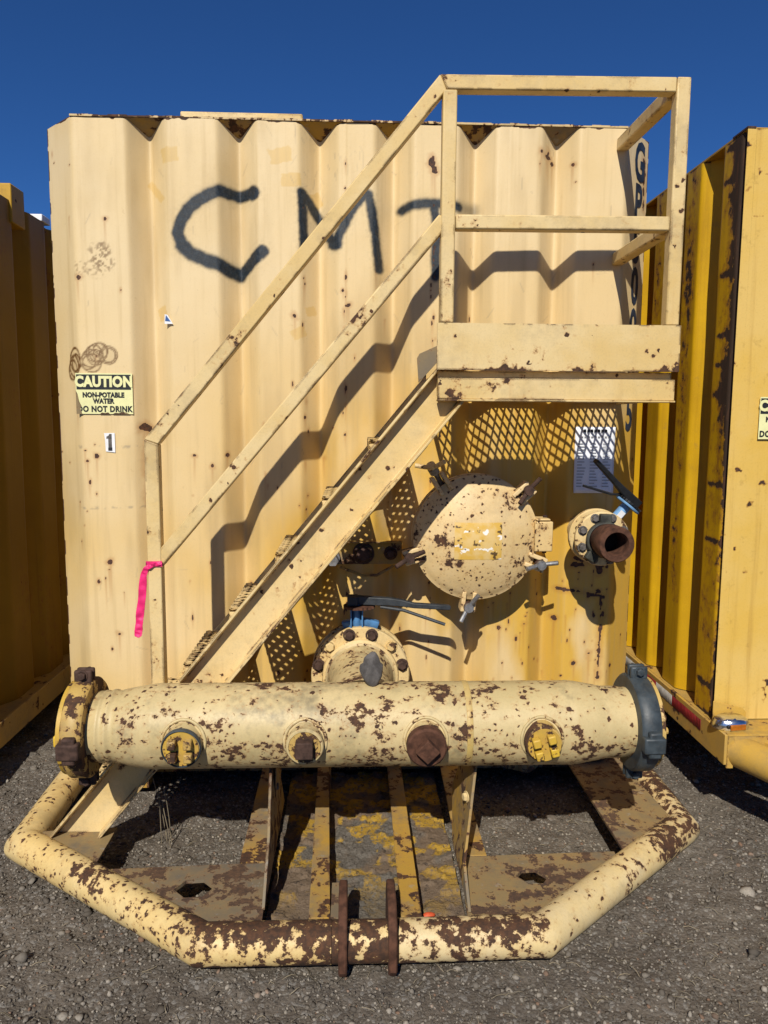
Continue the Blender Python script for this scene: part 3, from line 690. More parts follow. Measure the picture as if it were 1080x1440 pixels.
# ------------------------------------------------------------------- hatch
def hatch():
    c = V((.482, 0, 1.13)); ax = V((0, -1, 0))
    lid = MB()
    R = .243
    prof = [(R-.004, .155), (R+.002, .160), (R+.002, .186), (R-.012, .192), (R-.016, .196)]
    for k in range(1, 13):
        a = k/12; r = (R-.016)*(1-a); prof.append((max(r, .0001), .196+.062*(1-(r/(R-.016))**2)))
    lid.lathe(prof, c, ax, 96); lo = lid.build('hatch_lid', 'hatch', tank, angle=40)
    b = MB(); b.lathe([(.225, -.06), (.225, .118), (R+.006, .120), (R+.006, .152), (.20, .154)], c, ax, 96); b.build('hatch_neck', 'hatch', tank)
    def rim(ang, r): return c+V((math.cos(ang)*r, 0, math.sin(ang)*r))
    def clamp(deg, swung=False, metal='steel', wing=0., sc=1.):
        a = math.radians(deg); e = V((math.cos(a), 0, math.sin(a))); t = V((-math.sin(a), 0, math.cos(a)))
        b = MB()
        for s in (-1, 1):
            p = rim(a, R-.012)+t*s*.021
            b.obox(p+e*.022+V((0, -.178, 0)), e*.040, V((0, .032, 0)), t*.0085)
        root = b.build('clamp_ears', 'hatch', lo, bevel=.004)
        b = MB()
        if swung:
            p0 = rim(a, R+.005)+V((0, -.16, 0)); p1 = p0+e*.085+V((0, -.055, 0))
        else:
            p0 = rim(a, R+.028)+V((0, -.10, 0)); p1 = p0+V((0, -.125, 0))
        dr = (p1-p0).normalized(); b.cyl(p0, p1, .0105, 12)
        b.cyl(p1-dr*.034, p1-dr*.008, .020, 14)
        b.build('swing_bolt', 'darkrust' if not swung else 'steel', lo)
        b = MB(); q = p1-dr*.006; b.cyl(q-dr*.016, q+dr*.016, .0180, 14)
        x, y, z = frame_of(dr); w = x*math.cos(wing)+y*math.sin(wing)
        for s in (-1, 1):
            b.tube([q, q+w*s*.026+dr*.006, q+w*s*.062+dr*.022], .0090, 10)
        b.build('wing_nut', metal, lo, bevel=0)
    clamp(123, True, 'flange', .2); clamp(44, False, 'darkrust', .9); clamp(196, False, 'darkrust', .5); clamp(264, False, 'steel', 1.0); clamp(338, False, 'steel', .2)
    b = MB(); p = c+V((R+.012, 0, .012)); b.box((p.x-.03, -.215, p.z-.062), (p.x+.040, -.12, p.z+.055)); b.box((p.x-.025, -.213, p.z+.058), (p.x+.03, -.13, p.z+.066))
    b.build('hinge_block', 'hatch', lo, bevel=.004); MB().cyl((p.x+.02, -.165, p.z-.075), (p.x+.02, -.165, p.z+.075), .009, 12).build('hinge_pin', 'darkrust', lo)
    # faded label pasted on the dome
    def dome(x, z):
        r2 = (x*x+z*z)/(R-.016)**2; return -(.196+.062*(1-r2))-.0009
    us = np.linspace(-.092, .090, 90); vs = np.linspace(-.075, .068, 72); X, Z = np.meshgrid(us, vs, indexing='ij')
    P = np.stack([X+c.x, dome(X, Z), Z+c.z], -1)
    n = fbm(X*38, Z*60, 4, 120); tx = sstep(.05, .0, np.abs(X-.05))*sstep(.022, .0, np.abs(Z-.032))
    peel = sstep(.69, .72, n+.20*tx+.08*sstep(-.055, -.075, Z)*sstep(.05, .0, np.abs(X)))
    sp = sstep(.70, .73, fbm(X*60, Z*60, 3, 121))
    me = grid_mesh('faded_label', P, dict(peel=peel, spot=sp), origin=c)
    m = NT('peeling_label'); co = m.coords()
    col = m.mix(m.step(m.noise(co, 25, 4), .4, .65), (.60, .37, .065), (.64, .45, .17)); col = m.mix(m.attr('peel'), col, (.78, .76, .70)); col = m.mix(m.math('MULTIPLY', m.attr('spot'), .9), col, RUST)
    me.materials.append(m.out(col, .5)); link('faded_label', me, lo, c)
hatch()

# ------------------------------------------------------------------- right outlet with small valve
def side_outlet():
    c = V((.955, 0, 1.138)); ax = V((0, -1, 0)); R = .108
    b = MB(); b.lathe([(.062, -.06), (.062, .165), (R-.006, .166), (R, .172), (R, .190), (R-.004, .194), (.05, .196)], c, ax, 64); fl = b.build('outlet_flange', 'flange', tank)
    b = MB(); b.lathe([(.082, .196), (.086, .199), (.086, .236), (.082, .239)], c, ax, 48); vb = b.build('wafer_valve', 'paleblue', tank)
    b = MB(); b.lathe([(.05, .240), (R-.008, .241), (R-.003, .246), (R-.003, .262), (R-.008, .267), (.06, .268)], c, ax, 64); f2 = b.build('outlet_flange', 'flange', tank)
    for k in range(8):
        a = math.radians(22.5+45*k); p = c+V((math.cos(a)*.085, -.268, math.sin(a)*.085)); bolt(p, ax, .0135, .013, 'boltgrey', f2)
        b = MB(); b.cyl(p+V((0, .10, 0)), p+V((0, .02, 0)), .008, 8); b.build('stud', 'darkrust', f2)
    b = MB(); b.lathe([(.060, .268), (.066, .270), (.070, .284), (.070, .296), (.062, .300)], c, ax, 48); 
    for deg in (88, 235, 325):
        a = math.radians(deg); e = V((math.cos(a), 0, math.sin(a))); t = V((-math.sin(a), 0, math.cos(a)))
        b.obox(c+e*.079+V((0, -.281, 0)), e*.018, V((0, .014, 0)), t*.022)
    b.build('cam_ring', flat('dark_green_ring', (.05, .052, .04), .7, .3, 30), tank, bevel=.004)
    b = MB(); c2 = c+V((.006, 0, 0)); b.lathe([(.062, .29), (.063, .310), (.0645, .314), (.0645, .336), (.0665, .340), (.0665, .402), (.063, .408), (.046, .408), (.043, .402), (.042, .29)], c2, ax, 56); nip = b.build('threaded_nipple', 'rust', tank)
    b = MB(); b.lathe([(.0001, .27), (.05, .27)], c2, ax, 32); b.build('bore', 'tube_inside', nip)
    # lever assembly: pale blue neck leaving the wafer up and to the right
    o = c+V((0, -.218, 0)); e = V((.62, -.10, .78)).normalized(); x, y, z = frame_of(e)
    n0 = o+e*.086; n1 = o+e*.158
    b = MB(); b.cyl(o+e*.07, n1, .020, 20); nk = b.build('valve_neck', 'paleblue', vb)
    pl = V((-.60, -.25, .76)); pl = (pl-e*pl.dot(e)).normalized(); q = e.cross(pl)
    MB().obox(n0+e*.03+V((0, -.0205, 0)), e*.016, V((.0, .001, 0)), q.cross(e)*.012 if False else pl*.012).build('maker_sticker', 'white', vb)
    b = MB(); b.lathe([(.0001, .160), (.052, .160), (.054, .163), (.054, .168), (.0001, .169)], o, e, 40); b.build('notch_plate', 'paleblue', vb)
    b = MB()
    for k in range(26):
        a = 2*PI*k/26; r = (pl*math.cos(a)+q*math.sin(a)); b.obox(o+e*.1745+r*.050, r*.005, e*.004, r.cross(e)*.0035)
    b.lathe([(.0001, .170), (.047, .171), (.047, .178), (.0001, .179)], o, e, 32); b.build('notch_ring', 'black', vb)
    h0 = o+e*.190-pl*.035; L = .265
    b = MB(); 
    secs = [(0, .018, .017), (.06, .022, .017), (.10, .019, .013), (.14, .015, .011), (.19, .017, .010), (L, .0165, .0085)]
    vs = []; bend = lambda t: e*(.10*max(0, t-.05))
    for t, w, th in secs:
        p = h0+pl*t+bend(t)
        for i, j in ((-1, -1), (1, -1), (1, 1), (-1, 1)): vs.append(p+q*w*i+e*th*j)
    fs = [(0, 3, 2, 1)]+[(k*4+i, k*4+(i+1) % 4, k*4+4+(i+1) % 4, k*4+4+i) for k in range(len(secs)-1) for i in range(4)]+[tuple(range(len(vs)-4, len(vs)))]
    b.add(vs, fs); b.build('valve_lever', 'black', vb, bevel=.004)
    b = MB(); b.tube([h0+pl*.085-e*.012, h0+pl*.12-e*.035, h0+pl*.235-e*.078], .005, 8); b.build('lever_trigger', 'black', vb)
side_outlet()

# ------------------------------------------------------------------- centre valve behind the manifold
def centre_valve():
    c = V((.033, 0, .592)); ax = V((0, -1, 0)); R = .192
    b = MB(); b.lathe([(.135, -.06), (.135, .125), (R, .127), (R, .152), (.14, .155)], c, ax, 72); b.build('nozzle_flange', 'flange', tank)
    b = MB(); b.lathe([(.158, .156), (.165, .158), (.165, .192), (.158, .194)], c, ax, 72); vb = b.build('butterfly_valve', 'blue', tank)
    b = MB(); b.lathe([(.10, .196), (R-.004, .197), (R, .201), (R, .221), (R-.004, .226), (.150, .227), (.146, .240), (.136, .244)], c, ax, 72); fl = b.build('manifold_flange', 'flange', tank)
    b = MB(); b.lathe([(.137, .243), (.128, .25), (.116, .30), (.112, .36), (.112, .60)], c, ax, 64); b.build('inlet_stub', 'pipe', tank)
    for k in range(12):
        a = math.radians(15+30*k); p = c+V((math.cos(a)*.168, -.226, math.sin(a)*.168)); bolt(p, ax, .0185, .022, 'flange' if k % 3 == 1 else 'darkrust', fl)
        if k < 6: MB().cyl(p+V((0, .11, 0)), p+V((0, .03, 0)), .010, 8).build('stud', 'darkrust', fl)
    b = MB(); b.lathe([(.16, .157), (.212, .158), (.216, .162), (.216, .190), (.212, .195), (.16, .196)], c, ax, 40, math.radians(90-20), math.radians(90+20), ref=(1, 0, 0)); 
    nb = b.build('valve_body_crown', 'blue', vb); sm = nb.modifiers.new('solid', 'SOLIDIFY'); sm.thickness = .004
    t = c+V((0, -.19, 0))
    b = MB(); b.box((t.x-.040, t.y-.03, t.z+.185), (t.x-.034, t.y+.03, t.z+.262)); b.box((t.x+.004, t.y-.03, t.z+.185), (t.x+.010, t.y+.03, t.z+.262)); b.cyl((t.x-.015, t.y, t.z+.19), (t.x-.015, t.y, t.z+.285), .016, 14); b.box((t.x-.034, t.y+.01, t.z+.19), (t.x+.004, t.y+.03, t.z+.258))
    b.build('valve_neck', 'blue', vb, bevel=.002)
    b = MB(); pl = []
    cx, cy, cz = t.x-.005, t.y-.01, t.z+.266
    for k in range(40):
        a = -PI+2*PI*k/40; r = .062 if k % 2 or math.cos(a) < -.2 else .055; pl.append((cx+math.cos(a)*r, cy+math.sin(a)*r*.9, cz))
    b.prism(pl, (0, 0, .009)); b.build('notch_plate', 'rust', vb)
    b = MB(); b.box((t.x-.052, t.y-.040, t.z+.277), (t.x-.010, t.y+.022, t.z+.312)); b.build('lever_head', 'handle_grey', vb, bevel=.004)
    b = MB(); o = V((t.x-.012, t.y-.010, t.z+.296)); d = V((.97, -.13, -.02)).normalized(); q = V((0, 1, 0)); 
    secs = [(0, .018, .016), (.12, .015, .015), (.17, .013, .013), (.22, .012, .010), (.355, .013, .009), (.362, .009, .006)]; vs = []
    for tt, w, th in secs:
        p = o+d*tt+V((0, 0, -.012*sstep(.14, .24, tt)))
        for i, j in ((-1, -1), (1, -1), (1, 1), (-1, 1)): vs.append(p+q*w*i+V((0, 0, th*j)))
    fs = [(0, 3, 2, 1)]+[(k*4+i, k*4+(i+1) % 4, k*4+4+(i+1) % 4, k*4+4+i) for k in range(len(secs)-1) for i in range(4)]+[tuple(range(len(vs)-4, len(vs)))]
    b.add(vs, fs); b.build('valve_lever', 'handle_grey', vb, bevel=.003)
    b = MB(); b.tube([o+d*.09+V((0, -.005, -.022)), o+d*.18+V((0, -.01, -.03)), o+d*.34+V((0, -.01, -.078))], .0065, 8); b.build('lever_trigger', 'handle_grey', vb)
    # drain bracket and plug in the shade under the stairs
    b = MB(); b.box((-.065, -.075, 1.005), (.20, -.060, 1.10)); b.box((-.065, -.10, 1.094), (.20, -.076, 1.10)); br = b.build('bracket', 'beam', tank, bevel=.003)
    bolt((.045, -.076, 1.05), ax, .033, .035, 'darkrust', br); bolt((.155, -.076, 1.05), ax, .02, .03, 'darkrust', br)
    b = MB(); b.cyl((-.075, -.12, 1.04), (-.075, -.195, 1.04), .022, 6); b.cyl((-.075, -.01, 1.04), (-.075, -.13, 1.04), .026, 16); b.build('drain_plug', 'steel', tank)
    b = MB(); b.tube([(-.05, -.03, .985), (.04, -.05, .955), (.10, -.05, .955), (.17, -.03, .99)], .006, 8); b.build('drain_wire', 'beam', tank)
centre_valve()

# ------------------------------------------------------------------- manifold
def manifold():
    Y, Z, R = -.70, .592, .1345; c = V((0, Y, Z)); ax = V((1, 0, 0))
    prof = [(.0001, -.885), (.112, -.885), (.112, -.80), (.114, -.798), (.114, -.790), (.112, -.788), (.112, -.775), (.117, -.77), (.117, -.762), (.1125, -.757), (.1125, -.742), (.116, -.738), (.119, -.725), (.1315, -.655), (R, -.628), (R+.0012, -.622), (R+.0012, -.617), (R, -.612)]
    for k in range(1, 23): prof.append((R-.0006*math.sin(k*1.9)**2, -.612+k*.058))
    prof += [(R, .705), (R+.0012, .712), (R, .719), (.132, .742), (.121, .805), (.117, .816), (.118, .822), (.116, .828), (.1155, .875), (.112, .90), (.112, .97), (.0001, .97)]
    mp = MB().lathe(prof, c, ax, 96).build('manifold_pipe', 'pipe', tank, angle=50)
    MB().lathe([(R+.0006, .362), (R+.0018, .364), (R+.0018, .379), (R+.0006, .381)], c, ax, 96).build('weld_band', paint('weld_band_paint', base=(.52, .37, .10), base2=(.50, .36, .14), thr=.62, rs=30, sthr=.2, grime=.6), mp)
    def coupling(x, mat, bm, cap, s):
        Rr = .158
        b = MB(); b.lathe([(.1122, x-.032), (.150, x-.032), (Rr, x-.024), (Rr, x+.024), (.150, x+.032), (.1122, x+.032)], c, ax, 72); o = b.build('pipe_coupling', mat, mp, angle=45)
        for sg in (-1, 1):
            b = MB(); z = Z+sg*(Rr+.012); b.box((x-.028, Y-.022, z-.022), (x+.028, Y-.004, z+.022)); b.box((x-.028, Y+.004, z-.022), (x+.028, Y+.022, z+.022)); b.build('bolt_lug', bm, o, bevel=.006)
            bolt((x, Y-.022, z+sg*.006), (0, -1, 0), .013, .014, bm, o)
            MB().cyl((x, Y+.02, z+sg*.006), (x, Y+.045, z+sg*.006), .009, 10).build('stud', bm, o)
        for sg in (0,):
            p = V((x, Y-Rr-.006, Z-.012)); b = MB(); b.obox(p, V((.034, 0, 0)), V((0, .016, 0)), V((0, 0, .026))); b.obox(p+V((.002, .004, 0)), V((.020, 0, 0)), V((0, .016, 0)), V((0, 0, .042))); b.build('hinge_pad', bm, o, bevel=.006)
        return o
    l = coupling(-.855, 'coupling_brown', 'darkrust', None, -1)
    b = MB(); b.lathe([(.10, -.882), (.145, -.888), (.147, -.90), (.12, -.905), (.0001, -.908)], c, ax, 56); ec = b.build('end_cap', 'yellow_cap', mp)
    for (dy, dz) in ((-.06, -.02), (.02, .04), (-.02, -.07)): MB().box((-.935, Y+dy-.018, Z+dz-.018), (-.907, Y+dy+.018, Z+dz+.018)).build('cap_lug', 'yellow_cap', ec, bevel=.005)
    r = coupling(.942, 'slate', 'slate', None, 1)
    b = MB(); b.lathe([(.10, .967), (.142, .975), (.146, .987), (.12, .993), (.0001, .997)], c, ax, 56); ec = b.build('end_cap', 'coupling_brown', mp)
    for (dy, dz) in ((-.07, -.005), (-.05, .03)): MB().cyl((.992, Y+dy, Z+dz), (1.022, Y+dy, Z+dz), .011, 10).build('cap_lug', 'coupling_brown', ec)
    # front ports
    pd = V((0, -.999, -.035)).normalized()
    for k, x in enumerate((-.517, -.143, .231, .597)):
        o = V((x, Y+.022, Z+.000)); rr = (.060, .058, .060, .058)[k]
        b = MB(); b.lathe([(rr+.004, .10), (rr+.004, .142), (rr, .150), (rr, .182), (rr-.003, .186), (rr-.008, .187)], o, pd, 48)
        port = b.build('port_collar', 'pipe' if k != 3 else 'coupling_brown', mp)
        wb = MB(); rw = random.Random(40+k); wp_ = []
        for q in range(40):
            a = 2*PI*q/40; zz = (rr+.007)*math.sin(a); wp_.append(V((x+(rr+.007)*math.cos(a), Y-math.sqrt(R*R-zz*zz)-.001+rw.uniform(-.0012, .0012), Z+zz)))
        wb.tube(wp_+[wp_[0], wp_[1]], .0052, 8, False); wb.build('weld_bead', 'pipe', port, angle=70)
        x3 = V((1, 0, 0)); y3 = pd.cross(x3)
        if k in (0, 3):
            b = MB(); b.lathe([(rr-.004, .178), (rr-.006, .1905), (.0001, .1905)], o, pd, 40); b.build('port_cap', 'yellow_cap', port)
            tw = 0 if k == 0 else .25; u = x3*math.cos(tw)+y3*math.sin(tw); w = pd.cross(u)
            for i in (-1, 1):
                for j in (-1, 1): MB().obox(o+pd*.203+u*i*.024+w*j*.021, u*.0125, pd*.014, w*.014).build('cap_lug', 'coupling_brown' if k == 0 else 'yellow_cap', port, bevel=.004)
            if k == 0: MB().lathe([(rr-.0045, .186), (rr-.002, .193), (rr+.001, .189), (rr+.0012, .175)], o, pd, 48).build('gasket_ring', 'slate', port)
        elif k == 1:
            b = MB(); b.lathe([(rr-.009, .182), (rr-.009, .189), (.0001, .189)], o, pd, 40); b.build('port_plug', 'coupling_brown', port)
            b = MB(); b.obox(o+pd*.203+y3*.002, x3*.0265, pd*.018, y3*.0265); b.build('square_head', 'darkrust', port, bevel=.003)
        else:
            b = MB(); b.lathe([(rr+.002, .170), (rr+.002, .200), (rr-.004, .206), (.0001, .206)], o, pd, 6 if False else 48); b.build('port_plug', 'rust', port)
            u = (x3+y3).normalized(); w = pd.cross(u); b = MB(); b.obox(o+pd*.218-y3*.0, u*.027, pd*.016, w*.027); b.build('square_head', 'rust', port, bevel=.003)
manifold()

# ------------------------------------------------------------------- skid deck and bumper
def skid():
    zt = .12; r = .0585; zc = .076
    def bumper(pts, mat, biasf):
        P = [V((x, y, zc)) for x, y in pts]; fine = []
        for p, q in zip(P[:-1], P[1:]):
            n = max(1, int((q-p).length/.02)); fine += [p+(q-p)*i/n for i in range(n)]
        fine.append(P[-1]); b = MB(); b.tube(fine, r, 44)
        o = b.build('bumper_tube', mat, tank, angle=50)
        n = len(o.data.vertices); co = np.empty(n*3, np.float32); o.data.vertices.foreach_get('co', co); co = co.reshape(-1, 3)+np.array(o.location)
        at = o.data.attributes.new('bias', 'FLOAT', 'POINT'); at.data.foreach_set('value', biasf(co[:, 0], co[:, 1], (co[:, 2]-zc)/r).astype(np.float32)); return o
    bumper([(-1.18, .10), (-1.168, -.28), (-1.160, -.509), (-.430, -1.045), (-.056, -1.045)], 'bumper',
           lambda x, y, h: .105*sstep(-.56, -.40, x)*(.62+.6*sstep(.1, .8, h)+.9*sstep(-.45, -.75, h))+.075*np.exp(-((x+.83)/.09)**2)*sstep(.1, .8, h)+.06*np.exp(-((x+.42)/.05)**2)-.015*sstep(-.6, -.9, x))
    bumper([(.136, -1.045), (.562, -1.038), (1.232, -.463), (1.236, -.28), (1.24, .10)], 'bumper_pale',
           lambda x, y, h: .120*sstep(.64, .50, x)*(.62+.6*sstep(.0, .7, h)+.9*sstep(-.45, -.75, h))+.150*sstep(.98, 1.12, x)*sstep(-.6, .4, h)+.055*np.exp(-((x-.95)/.05)**2)-.03*np.exp(-((x-.75)/.14)**2))
    b = MB(); b.tube([(-.055, -1.045, zc), (.135, -1.045, zc)], r-.001, 44); o = b.build('bumper_tow_pin', 'bumper', tank); at = o.data.attributes.new('bias', 'FLOAT', 'POINT'); at.data.foreach_set('value', np.full(len(o.data.vertices), .19, np.float32)); o['label'] = 'rusty tow pin'
    for x in (-.036, .106):
        pts = [(x, -1.10, -.0+.006), (x, -1.118, .03), (x, -1.118, .12), (x, -1.10, .165), (x, -1.05, .196), (x, -.98, .205), (x, -.93, .195), (x, -.90, .14), (x, -.90, .06), (x, -1.0, .010)]
        MB().prism(pts, (.0255, 0, 0)).build('pull_lug', 'rust', tank, bevel=.005)
    # top flanges of the longitudinal beams with webs under them
    def beam(x0, x1, y0, y1, xt0=None, xt1=None, mat='beam'):
        xt0 = x0 if xt0 is None else xt0; xt1 = x1 if xt1 is None else xt1
        b = MB(); b.prism([(xt0, y1, zt), (xt1, y1, zt), (x1, y0, zt), (x0, y0, zt)], (0, 0, -.009))
        m0 = (x0+x1)/2; b.prism([(m0-.004, y0, zt-.0095), (m0+.004, y0, zt-.0095), (m0+.004, y1, zt-.0095), (m0-.004, y1, zt-.0095)], (0, 0, -.085))
        return b.build('deck_beam', mat, tank, bevel=.0015)
    beam(-.372, -.272, -.705, .05, -.378, -.30); beam(-.125, -.062, -1.0, .05, -.146, -.100); beam(.148, .21, -1.0, .05, .150, .208); beam(.360, .458, -.69, .05, .378, .458)
    MB().box((-.061, -1.0, zt-.010), (-.037, -.83, zt)).build('filler_plate', 'deck', tank)
    def plate(pts, hole, nm='gusset_deck_plate'):
        bm = bmesh.new(); n = len(pts)
        outer = [bm.verts.new(p) for p in pts]; inner = [bm.verts.new(p) for p in hole]
        eds = [bm.edges.new((outer[i], outer[(i+1) % n])) for i in range(n)]+[bm.edges.new((inner[i], inner[(i+1) % len(inner)])) for i in range(len(inner))]
        bmesh.ops.triangle_fill(bm, use_beauty=True, use_dissolve=False, edges=eds)
        fs = bm.faces[:]
        ret = bmesh.ops.extrude_face_region(bm, geom=fs); vs = [g for g in ret['geom'] if isinstance(g, bmesh.types.BMVert)]
        for v in vs: v.co.z -= .011
        bmesh.ops.recalc_face_normals(bm, faces=bm.faces)
        me = bpy.data.meshes.new(nm); bm.to_mesh(me); bm.free(); me.materials.append(MAT['deck'])
        return link(nm, me, tank, V((0, 0, 0)))
    z = zt-.003
    def diamond(cx, cy, a, b_, sk): return [V((cx-a, cy+sk, z)), V((cx-a*.35, cy-b_, z)), V((cx+a*.55, cy-b_*.9, z)), V((cx+a, cy-sk, z)), V((cx+a*.35, cy+b_, z)), V((cx-a*.55, cy+b_*.9, z))]
    plate([(-.80, -.73, z), (-.381, -.712, z), (-.379, -.712, z), (-.270, -.71, z), (-.262, -1.01, z), (-.45, -1.01, z), (-.62, -.888, z), (-.80, -.757, z)], diamond(-.493, -.842, .062, .046, -.004))
    plate([(.366, -.692, z), (.90, -.676, z), (.90, -.728, z), (.575, -1.005, z), (.55, -1.01, z), (.345, -1.01, z)], diamond(.585, -.812, .05, .04, .004))
    MB().prism([(-1.10, -.49, z), (-.845, -.47, z), (-.845, -.70, z), (-.865, -.708, z), (-1.10, -.545, z)], (0, 0, -.01)).build('stair_foot_plate', 'deck', tank)
    MB().prism([(.935, .05, z), (1.165, .05, z), (1.19, -.47, z), (.97, -.665, z), (.935, -.69, z)], (0, 0, -.01)).build('side_deck_plate', 'deck', tank)
    MB().box((-1.02, .0, .03), (-.86, .06, ZB-.022)).build('skid_foot', 'beam', tank)
    # low floor tray carrying dirt between the beams
    xs = np.linspace(-.262, .355, 130); ys = np.linspace(-1.0, .07, 200); X, Yg = np.meshgrid(xs, ys, indexing='ij')
    n = fbm(X*9, Yg*9, 5, 140); Zt = .042+.022*(n-.4)+.010*sstep(.5, .62, fbm(X*26, Yg*26, 4, 141))
    dirt = sstep(.42, .58, fbm(X*7+3, Yg*7, 5, 143)); yel = sstep(.50, .56, fbm(X*15, Yg*15, 5, 145))*sstep(-.95, -.55, Yg+.3*(n-.5))
    me = grid_mesh('floor_tray', np.stack([X, Yg, Zt], -1), dict(dirt=dirt, yel=yel))
    m = NT('dirty_floor_tray'); co = m.coords(rand=False); f = m.noise(co, 120, 5, .7)
    c = m.mix(m.step(f, .35, .7), (.15, .135, .115), (.085, .073, .06)); c = m.mix(m.math('MULTIPLY', m.attr('dirt'), .6), c, (.19, .125, .075))
    c = m.mix(m.math('MULTIPLY', m.attr('yel'), m.step(m.noise(co, 60, 5, .7), .36, .52)), c, (.38, .235, .035)); c = m.mix(m.math('MULTIPLY', m.step(m.noise(co, 38, 6, .7), .58, .63), .8), c, (.05, .04, .034))
    m.out(c, .95, spec=.15); m.bump(m.math('ADD', f, m.noise(co, 40, 5, .7)), 1., .006); me.materials.append(m.m); link('floor_tray', me, tank, V((0, 0, 0)))
    # upright gussets that carry the manifold
    MB().prism([(-.268, -.60, .458), (-.268, -.72, .458), (-.268, -.80, .26), (-.268, -.96, .121), (-.268, -.30, .121), (-.268, -.45, .30)], (.009, 0, 0)).build('gusset_plate', 'beam', tank, bevel=.001)
    g = bpy.data.objects['gusset_plate']; bolt((-.259, -.62, .34), (1, 0, 0), .013, .012, 'boltgrey', g)
    b = MB(); L = [(.395, -.58, .458), (.410, -.70, .452), (.378, -.78, .29), (.352, -.86, .20), (.350, -.99, .121), (.352, -.60, .121), (.362, -.50, .28)]
    b.prism(L, (.009, .001, 0)); o = b.build('gusset_plate', 'beam', tank, bevel=.001); o['label'] = 'upright plate bent over at its top'
    bolt((.38, -.72, .345), (-1, -.3, 0), .014, .012, 'flange', o)
    MB().prism([(-.25, -.60, .458), (-.25, -.71, .452), (-.26, -.63, .30)], (.003, 0, 0)).build('gusset_stiffener', 'beam', tank)
skid()

# =================================================================== THINGS ON THE TANK
def caution_sign(loc, tilt, label, cut=True):
    t = thing('caution_sign', loc, label, 'sign', 'caution signs on the tanks'); w, h = .222, .160
    x, y, z = loc
    R = lambda px, pz, dy=0: V((x+px, y-dy, z+pz))
    MB().box((x-w/2, y-.0015, z-h/2), (x+w/2, y, z+h/2)).build('sign_face', 'sign_yellow', t)
    MB().box((x-w/2+.003, y-.0022, z+h/2-.064), (x+w/2-.006, y-.00155, z+h/2-.005)).build('header_band', 'sign_black', t)
    put_text('CAUTION', .0555, R(-.001, h/2-.0345, .0027), 'sign_yellow', t, bold=.0031, sx=.86, space=1.06, extrude=.0003)
    put_text('NON-POTABLE', .0265, R(-.004, -.006, .0022), 'sign_black', t, bold=.0016, sx=.86, space=1.06, extrude=.0003)
    put_text('WATER', .0265, R(-.004, -.030, .0022), 'sign_black', t, bold=.0016, sx=.86, space=1.06, extrude=.0003)
    put_text('DO NOT DRINK', .0315, R(.0, -.0615, .0022), 'sign_black', t, bold=.0015, sx=.86, extrude=.0003, space=1.10)
    if cut:
        # vinyl torn off along the left edge and the foot, tank paint and old glue showing
        b = MB(); pts = [(-.1115, .012), (-.105, -.002), (-.100, -.03), (-.091, -.05), (-.096, -.058), (-.089, -.0805), (-.1115, -.0805)]
        b.prism([(x+p, y-.0028, z+q) for p, q in pts], (0, .0010, 0)); b.build('torn_edge', MAT['deck'], t)
        b = MB(); pts = [(-.02, -.0806), (-.012, -.074), (.0, -.0765), (.012, -.0735), (.02, -.0806)]; b.prism([(x+p, y-.0028, z+q) for p, q in pts], (0, .0010, 0))
        pts = [(.03, -.0806), (.04, -.075), (.055, -.0765), (.07, -.071), (.085, -.0745), (.098, -.0806)]; b.prism([(x+p, y-.0028, z+q) for p, q in pts], (0, .0010, 0)); b.build('torn_edge', MAT['deck'], t)
    return t
